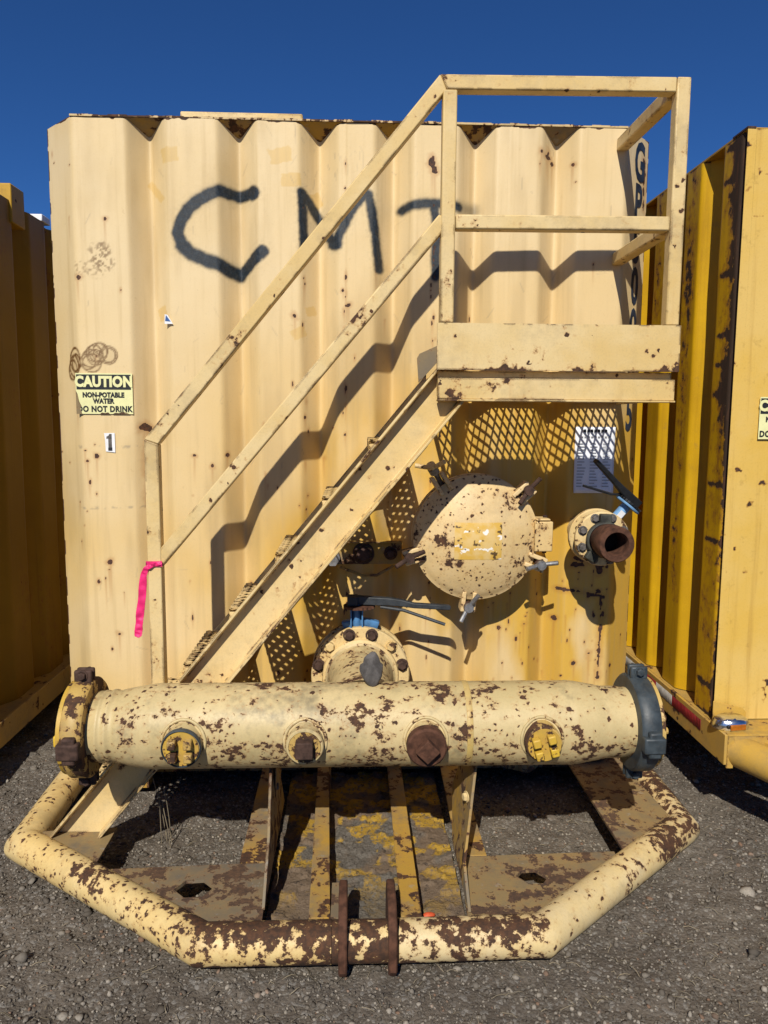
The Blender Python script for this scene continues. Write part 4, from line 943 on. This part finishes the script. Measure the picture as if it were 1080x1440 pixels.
def stickers():
    yy = lambda x: float(panel_y(x))-.006
    caution_sign((-.985, -.0035, 1.681), 0, 'weathered pale yellow caution sign on the cream tank above the number sticker')
    t = thing('number_sticker', (-.972, -.003, 1.487), 'small white sticker with a grey numeral 1 below the caution sign', 'sticker')
    MB().prism([(-.993, -.003, 1.525), (-.951, -.003, 1.526), (-.951, -.003, 1.448), (-.988, -.003, 1.452), (-.990, -.003, 1.50)], (0, .0012, 0)).build('sticker_face', 'white', t)
    MB().prism([(-.977, -.0037, 1.4685), (-.963, -.0037, 1.4685), (-.963, -.0037, 1.522), (-.972, -.0037, 1.522), (-.975, -.0037, 1.516), (-.984, -.0037, 1.511), (-.984, -.0037, 1.502), (-.977, -.0037, 1.504)], (0, .0005, 0)).build('numeral', 'boltgrey', t)
    MB().box((-.978, -.0042, 1.455), (-.962, -.0037, 1.468)).build('dark_foot', 'sign_black', t)
    t = thing('torn_sticker', (-.725, -.012, 1.975), 'tiny torn sticker of blue and white left on the cream panel', 'sticker')
    y0 = float(panel_y(-.725))-.012
    MB().prism([(-.74, y0, 1.955), (-.708, y0, 1.955), (-.728, y0, 1.990), (-.739, y0, 1.992)], (0, .001, 0)).build('sticker_face', 'white', t)
    MB().prism([(-.738, y0-.0008, 1.966), (-.716, y0-.0008, 1.964), (-.734, y0-.0008, 1.989)], (0, .0006, 0)).build('blue_print', 'bluesticker', t)
    # paper form
    t = thing('paper_notice', (.995, -.004, 1.425), 'white printed paper form taped to the tank under the grating', 'notice')
    x0, x1, z0, z1 = .912, 1.078, 1.29, 1.562
    us = np.linspace(x0, x1, 14); vs = np.linspace(z0, z1, 16); X, Z = np.meshgrid(us, vs, indexing='ij')
    P = np.stack([X, -.006-.003*np.sin((X-x0)*30)*np.sin((Z-z0)*14)-.004*sstep(z0+.04, z0, Z), Z], -1)
    o = link('paper_sheet', grid_mesh('paper_sheet', P), t, V((0, 0, 0))); o.location = -V(t.location); o.data.materials.append(MAT['paper']); sd = o.modifiers.new('solid', 'SOLIDIFY'); sd.thickness = .0006
    put_text('NOTICE', .030, (.995, -.0125, 1.547), 'sign_black', t, bold=.001, sx=1.1, extrude=.0002) if False else None
    b = MB()
    for k in range(7): b.box((.945+k*.0145, -.0118, 1.540), (.945+k*.0145+.0105, -.0113, 1.552))
    b.build('heading_print', 'sign_black', t)
    b = MB()
    for k in range(9): b.box((.935+k*.014, -.0112, 1.519), (.935+k*.014+.0095, -.0108, 1.524))
    b.build('subheading_print', 'printing', t)
    for cx in (.922, .975, 1.028):
        b = MB()
        for k in range(15):
            zz = 1.492-k*.0125; b.box((cx, -.0112, zz), (cx+random.uniform(.02, .036), -.0108, zz+.0032))
        b.build('table_print', 'printing', t)
    # pink flagging tape knotted round the foot of the rail post
    b = MB()
    cl = [V((-.640, -.545, 1.100)), V((-.668, -.547, 1.092)), V((-.692, -.546, 1.082)), V((-.704, -.542, 1.055)), V((-.711, -.538, .985)), V((-.722, -.536, .915)), V((-.727, -.535, .87)), V((-.731, -.536, .842))]
    fine = []
    for p, q in zip(cl[:-1], cl[1:]): fine += [p+(q-p)*k/6 for k in range(6)]
    fine.append(cl[-1]); vs = []; NP = len(fine); rr = random.Random(5)
    for i, p in enumerate(fine):
        d = (fine[min(i+1, NP-1)]-fine[max(i-1, 0)]).normalized(); sd_ = V((d.z, 0, -d.x)); t = i/(NP-1)
        ww = .0065+.0070*sstep(.15, .55, t); fold = .0035*math.sin(i*1.9)+rr.uniform(-.0015, .0015)
        if i == NP-1: ww *= .82
        for k in range(5):
            u = k/4*2-1; vs.append(p+sd_*(ww*u*(1+rr.uniform(-.05, .05)))+V((0, fold*(1-abs(u))+.003*u*math.sin(i*.8), 0))+d*(rr.uniform(-.004, .004) if i == NP-1 else 0))
    b.add(vs, [(5*i+k, 5*i+k+1, 5*i+k+6, 5*i+k+5) for i in range(NP-1) for k in range(4)])
    o = b.build('ribbon', 'pink', None, origin=(-.64, -.545, 1.1)); sd = o.modifiers.new('solid', 'SOLIDIFY'); sd.thickness = .0008
    sb = o.modifiers.new('sub', 'SUBSURF'); sb.levels = 1; sb.render_levels = 1
    tag(o, 'bright pink flagging tape tied to the stair rail post', 'ribbon')
    b = MB(); b.box((-.694, -.5435, 1.086), (-.640, -.541, 1.104)); b.box((-.6945, -.5435, 1.083), (-.692, -.488, 1.1)); k = b.build('knot', 'pink', o)
    # stone resting on the manifold
    bm = bmesh.new(); bmesh.ops.create_icosphere(bm, subdivisions=4, radius=1)
    for v in bm.verts:
        p = v.co.copy(); n = math.sin(p.x*3.1+1)*.07+math.sin(p.y*4.3+p.z*2)*.05+math.sin(p.z*7+p.x*5)*.03+math.sin(p.x*17+p.y*13)*.012
        p *= (1+n)
        for pn, dd in ((V((.7, -.6, .4)), .72), (V((-.8, -.5, .2)), .74), (V((.1, -.95, -.1)), .78), (V((-.2, -.4, .9)), .84)):
            pn.normalize(); e = p.dot(pn)-dd
            if e > 0: p -= pn*e*.85
        top = .80 if p.z > .3 else 1.
        v.co = V((p.x*.040*top, p.y*.034*top, p.z*.055))
    me = bpy.data.meshes.new('stone'); bm.to_mesh(me); bm.free(); me.polygons.foreach_set('use_smooth', [True]*len(me.polygons)); me.materials.append(MAT['stone'])
    o = link('stone', me, None, V((.064, -.70, .775))); tag(o, 'dark grey stone standing on top of the manifold pipe', 'stone')
    # scrap of orange plastic on the floor tray
    b = MB(); b.lathe([(.0001, -.02), (.010, -.018), (.013, -.008), (.010, .008), (.005, .017), (.0001, .02)], (.240, -.925, .066), (1, .25, .1), 18)
    o = b.build('plastic_scrap', 'orange'); tag(o, 'orange plastic scrap lying on the dirty skid floor', 'scrap')
    # dead stalks standing in the left bay
    b = MB()
    for i, (x, y) in enumerate(((-.70, -.35), (-.69, -.33), (-.675, -.40), (-.715, -.37), (-.68, -.36))):
        hgt = random.uniform(.12, .28); lx = random.uniform(-.05, .03); ly = random.uniform(-.05, .05)
        b.tube([(x, y, -.01), (x+lx*.3, y+ly*.3, hgt*.4), (x+lx*.7, y+ly*.6, hgt*.75), (x+lx, y+ly, hgt)], .0016, 5)
    o = b.build('dry_weed', 'straw', angle=80); tag(o, 'thin dead weed stalks standing in the left bay of the skid', 'weed')
stickers()

# =================================================================== NEIGHBOUR TANKS
def side_sheet(x, sgn, y0, y1, z0, z1, pat0, dep=.10, pitch=.34, gw=.098, rustf=None, dy=.012, dz=.03):
    ys = np.arange(y0, y1, dy); zs = np.arange(z0, z1+.001, dz); t = (ys-pat0) % pitch
    tri = np.clip(1-np.abs(t-pitch*.5)/gw, 0, 1); ker = np.ones(3)/3; tri = np.convolve(np.pad(tri, 1, mode='edge'), ker, 'valid')
    X = x-sgn*dep*tri; P = np.stack([np.repeat(X[:, None], len(zs), 1), np.repeat(ys[:, None], len(zs), 1), np.repeat(zs[None], len(ys), 0)], -1)
    P[..., 0] += (fbm(P[..., 1]*3, P[..., 2]*2, 3, 160)-.5)*.008
    at = rustf(P[..., 1], P[..., 2]) if rustf else np.zeros(P.shape[:2])
    return P, at, tri

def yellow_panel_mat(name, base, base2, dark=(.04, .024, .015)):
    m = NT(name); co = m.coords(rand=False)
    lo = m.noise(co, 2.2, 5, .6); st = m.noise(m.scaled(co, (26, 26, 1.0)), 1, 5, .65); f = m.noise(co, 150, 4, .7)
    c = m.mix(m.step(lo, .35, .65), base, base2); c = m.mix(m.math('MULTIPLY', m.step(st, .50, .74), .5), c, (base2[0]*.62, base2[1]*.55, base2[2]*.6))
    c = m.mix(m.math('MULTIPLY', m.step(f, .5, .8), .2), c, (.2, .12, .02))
    c = m.mix(m.math('MULTIPLY', m.step(m.noise(co, 16, 6, .7), .60, .68), .3), c, (.30, .18, .04))
    a = m.attr('rust'); rn = m.noise(co, 26, 7, .7); rn2 = m.noise(m.scaled(co, (60, 60, 9)), 1, 5, .7)
    v = m.math('ADD', a, m.math('ADD', m.math('MULTIPLY', m.math('SUBTRACT', rn, .5), 1.35), m.math('MULTIPLY', m.math('SUBTRACT', rn2, .5), .5)))
    halo = m.step(v, .22, .5); rk = m.step(v, .48, .54)
    c = m.mix(m.math('MULTIPLY', halo, .75), c, (.26, .105, .02)); c = m.mix(rk, c, m.mix(m.step(rn2, .5, .7), dark, (.10, .042, .022)))
    m.out(c, m.math('MULTIPLY_ADD', rk, .35, .5), spec=.3); m.bump(m.math('ADD', m.math('MULTIPLY', rk, .8), m.math('MULTIPLY', f, .2)), .7, .004)
    return m.m

def right_tank():
    t = thing('storage_tank', (2.72, 0, 0), 'yellow corrugated tank with rust-streaked side at the right edge', 'tank', None)
    X0, Y0 = 1.452, -.215; z0, z1 = .397, 2.66
    def rustf(y, z):
        r = np.zeros(y.shape)
        w = sstep(.20, .14, y-Y0)                      # first flat beside the front corner
        r += w*(.30+.46*sstep(.125, .05, y-Y0+.10*(fbm(z*4, z*0, 4, 171)-.5))*sstep(1.35, 1.75, z)+.28*sstep(.03, .0, y-Y0+.03*(fbm(z*9, z*0, 3, 170)-.5))+.12*sstep(2.0, 1.2, z)*fbm(y*30, z*2, 4, 174))
        r += w*.30*np.exp(-((y-Y0-.02-.01*np.sin(z*5))/.016)**2)
        k = (z/.118+.3*fbm(z*2, z*0, 2, 172)); rung = np.exp(-(((k % 1)-.5)/.10)**2)*(vnoise(np.floor(k)*3.7, np.floor(k)*0, 173) > .42)
        r += w*.42*rung
        w2 = np.exp(-((y-.225)/.07)**2); r += w2*(.46*sstep(.45, .62, fbm(y*9, z*3, 3, 175))+.25*sstep(.35, .1, np.abs(z-2.1))*fbm(y*20, z*5, 3, 176))
        w3 = np.exp(-((y-.57)/.08)**2); r += w3*.42*sstep(.4, .6, fbm(y*7, z*2.3, 3, 177))
        r += .22*(y > .95)*fbm(y*4, z*2, 3, 178)
        r += .6*sstep(.02, 0, z1-z+.02*(fbm(y*15, z*0, 3, 179)-.3))
        return r-.06
    P, at, tri = side_sheet(X0, -1, Y0, 10.0, z0, z1, Y0+.01-.02+.095-.0, .105, .34, .095, None)
    ys = P[:, 0, 1]
    at = np.zeros(P.shape[:2])
    # fine near part, coarse far part
    def part(y0, y1, dy, dz):
        P, at, tri = side_sheet(X0, -1, y0, y1, z0, z1, Y0+.105, .105, .331, .093, rustf, dy, dz)
        o = link('side_wall', grid_mesh('side_wall', P, dict(rust=at)), t, V((0, 0, 0))); o.location = -V(t.location)
        sm = yellow_panel_mat('rust_streaked_yellow_side', (.58, .34, .006), (.46, .26, .006)) if 'sidey' not in MAT else MAT['sidey']
        MAT['sidey'] = sm; o.data.materials.append(sm)
    part(Y0, 1.6, .006, .008); part(1.594, 10, .02, .12)
    # front wall, mostly outside the frame
    xs = np.arange(X0, X0+2.44, .006); tt = (xs-X0-.30) % .32; tri = np.clip(1-np.abs(tt-.16)/.09, 0, 1); tri = np.convolve(np.pad(tri, 2, mode='edge'), np.ones(5)/5, 'valid'); tri *= (xs > X0+.3)*(xs < X0+2.2)
    zs = np.arange(z0, z1+.001, .01); X = np.repeat(xs[:, None], len(zs), 1); Z = np.repeat(zs[None], len(xs), 0); Y = Y0+.07*tri[:, None]+(fbm(X*2, Z*1.4, 3, 181)-.5)*.012*sstep(X0, X0+.1, X)
    at = .18*np.exp(-((X-X0)/.010)**2)+.6*sstep(.015, 0, z1-Z+.02*(fbm(X*20, Z*0, 3, 182)-.4))+sstep(.74, .8, fbm(X*20, Z*20, 3, 183))*.5
    o = link('front_panel', grid_mesh('front_panel', np.stack([X, Y, Z], -1), dict(rust=at)), t, V((0, 0, 0))); o.location = -V(t.location)
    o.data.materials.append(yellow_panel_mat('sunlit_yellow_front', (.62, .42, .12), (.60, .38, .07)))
    def B(a, b_, nm, mat, par=t, bev=.004): return MB().box(a, b_).build(nm, mat, par, bevel=bev)
    pr = [(X0, Y0, z1-.012), (X0+2.44, Y0, z1-.012), (X0+2.44, 10, z1-.012), (X0+.01, 10, z1-.012)]
    MB().prism([(X0+.003, Y0+.004, z1-.006), (X0+2.43, Y0+.004, z1-.006), (X0+2.43, 10, z1-.006), (X0+.003, 10, z1-.006)], (0, 0, .008)).build('roof', 'yellow_side', t)
    B((X0+2.42, Y0+.05, z0), (X0+2.44, 10, z1-.02), 'side_wall', 'yellow_side'); B((X0+.1, 9.99, z0), (X0+2.42, 10.01, z1-.02), 'rear_wall', 'yellow_side')
    # base rail with reflective tape, front ledge
    br = B((1.43, -.36, .272), (1.442, 10, .392), 'base_rail', 'yellow_rail', bev=.002)
    B((1.4425, -.36, .386), (1.72, 10, .393), 'rail_ledge', 'yellow_rail', bev=.001); B((1.4425, -.352, .258), (1.468, -.36, .3855), 'rail_end', 'yellow_rail', bev=.001)
    B((1.469, -.358, .28), (3.9, -.346, .3855), 'front_rail', 'yellow_rail', bev=.002)
    B((1.444, 0, .284), (3.9, 10, .30), 'tank_floor', 'deck')
    segs = [(-.16, .12, 'red_tape'), (.123, .30, 'white_tape'), (.303, .55, 'red_tape'), (.553, .72, 'white_tape'), (.723, 1.1, 'red_tape'), (1.103, 1.4, 'white_tape')]
    for y0, y1, mt in segs:
        n = 20; top = [(1.4285, y0+(y1-y0)*i/n, .372+random.uniform(-.0008, .0008)) for i in range(n+1)]; bot = [(1.4285, y0+(y1-y0)*i/n, .326+random.uniform(-.002, .003)) for i in range(n+1)]
        b = MB(); [b.add([top[i], top[i+1], bot[i+1], bot[i]], [(0, 1, 2, 3)]) for i in range(n)]; o = b.build('reflective_tape', mt, br); sd = o.modifiers.new('solid', 'SOLIDIFY'); sd.thickness = .0008
    # marker light
    MB().prism([(1.44, -.235, .394), (1.575, -.235, .394), (1.575, -.235, .435), (1.56, -.235, .450), (1.44, -.235, .480)], (0, .006, 0)).build('light_bracket', 'yellow_rail', t, bevel=.002)
    b = MB(); b.lathe([(.075, 0), (.078, .006), (.078, .020), (.07, .036), (.05, .046), (.0001, .048)], (1.487, -.285, .394), (0, 0, 1), 40); lens_body = b
    b2 = MB(); b2.v = [(1.487+(x-1.487)*.92, -.285+(y+.285)*.62, z) for x, y, z in b.v]; b2.f = b.f; ml = b2.build('marker_light', 'chrome', t)
    MB().obox((1.494, -.3325, .410), (.032, .004, 0), (0, .004, 0), (0, 0, .011)).build('amber_lens', 'amber', ml, bevel=.003)
    bolt((1.457, -.331, .411), (0, -1, 0), .006, .004, 'black', ml)
    # nose tube and step pad of this tank
    b = MB(); b.tube([(1.50, -.33, .315), (1.66, -.62, .30), (1.80, -.86, .285), (2.0, -1.0, .28), (3.4, -1.0, .28)], .062, 28); b.build('bumper_tube', 'yellow_rail', t, angle=50)
    MB().obox((1.70, -.42, .345), (.085, -.12, -.004), (.045, .032, 0), (0, 0, .014)).build('step_pad', 'yellow_rail', t, bevel=.004)
    caution_sign((1.668, Y0-.010, 1.60), 0, 'pale yellow caution sign on the yellow tank, cut by the right edge', False)
    MB().box((X0-.002, Y0-.002, z1-.003), (X0+.03, Y0+.11, z1+.004)).build('top_lip', 'darkrust', t)
    # supports under the rail, far enough in to stay in shade
    for y in (.8, 4, 8): B((1.75, y, 0), (1.85, y+.3, .283), 'skid_foot', 'darkrust')
right_tank()

def left_tank():
    t = thing('storage_tank', (-2.86, 0, 0), 'shaded yellow corrugated tank along the left edge', 'tank', None)
    X0 = -1.66; z0, z1 = .20, 2.655
    def rustf(y, z): return .26*sstep(.5, .75, fbm(y*6, z*3, 4, 190))+.5*sstep(.02, 0, z1-z)+.55*np.exp(-((y-1.30)/.02)**2)*sstep(.5, .62, fbm(y*3, z*5, 3, 192))*1.0
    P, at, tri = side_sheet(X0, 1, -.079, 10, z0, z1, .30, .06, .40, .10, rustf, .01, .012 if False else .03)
    o = link('side_wall', grid_mesh('side_wall', P, dict(rust=at)), t, V((0, 0, 0))); o.location = -V(t.location); o.data.materials.append(yellow_panel_mat('shade_darkened_yellow_side', (.33, .185, .014), (.27, .145, .010)))  # base yellow darkened on this wall so the paint itself carries deep shade
    def B(a, b_, nm, mat, par=t, bev=.004): return MB().box(a, b_).build(nm, mat, par, bevel=bev)
    B((X0-2.4, -.1, z0), (X0+.004, -.08, z1), 'front_panel', 'yellow_side', bev=.003); B((X0-2.42, -.08, z0), (X0-2.4, 10, z1), 'side_wall', 'yellow_side'); B((X0-2.4, 9.98, z0), (X0-.07, 10, z1), 'rear_wall', 'yellow_side')
    B((X0-2.4, -.08, z1-.012), (X0-.07, 9.98, z1-.004), 'roof', 'yellow_side')
    B((-1.59, -.1, .11), (-1.575, 10, .225), 'base_rail', 'yellow_rail', bev=.003); B((X0-.08, -.1, .188), (-1.591, 10, .199), 'rail_ledge', 'yellow_rail', bev=.002)
    B((X0-.02, -.1, .06), (X0+.0, 10, .109), 'skid_runner', 'darkrust', bev=.002)
    B((X0-.10, .78, z1-.13), (X0+.012, .93, z1+.055), 'corner_post_cap', 'yellow_side', bev=.006)
    B((X0-.25, 1.25, z1-.002), (X0-.03, 1.36, z1+.035), 'roof_clip', 'white')
    B((X0-2.2, 0, .11), (X0-.1, 10, .13), 'tank_floor', 'deck')
    for y in (.8, 4, 8): B((X0-.5, y, 0), (X0-.35, y+.3, .11), 'skid_foot', 'darkrust')
left_tank()
print('objects', len(bpy.data.objects), 'tris', sum(sum(len(p.vertices)-2 for p in m.polygons) if len(m.polygons) < 20000 else len(m.polygons)*2 for m in bpy.data.meshes))
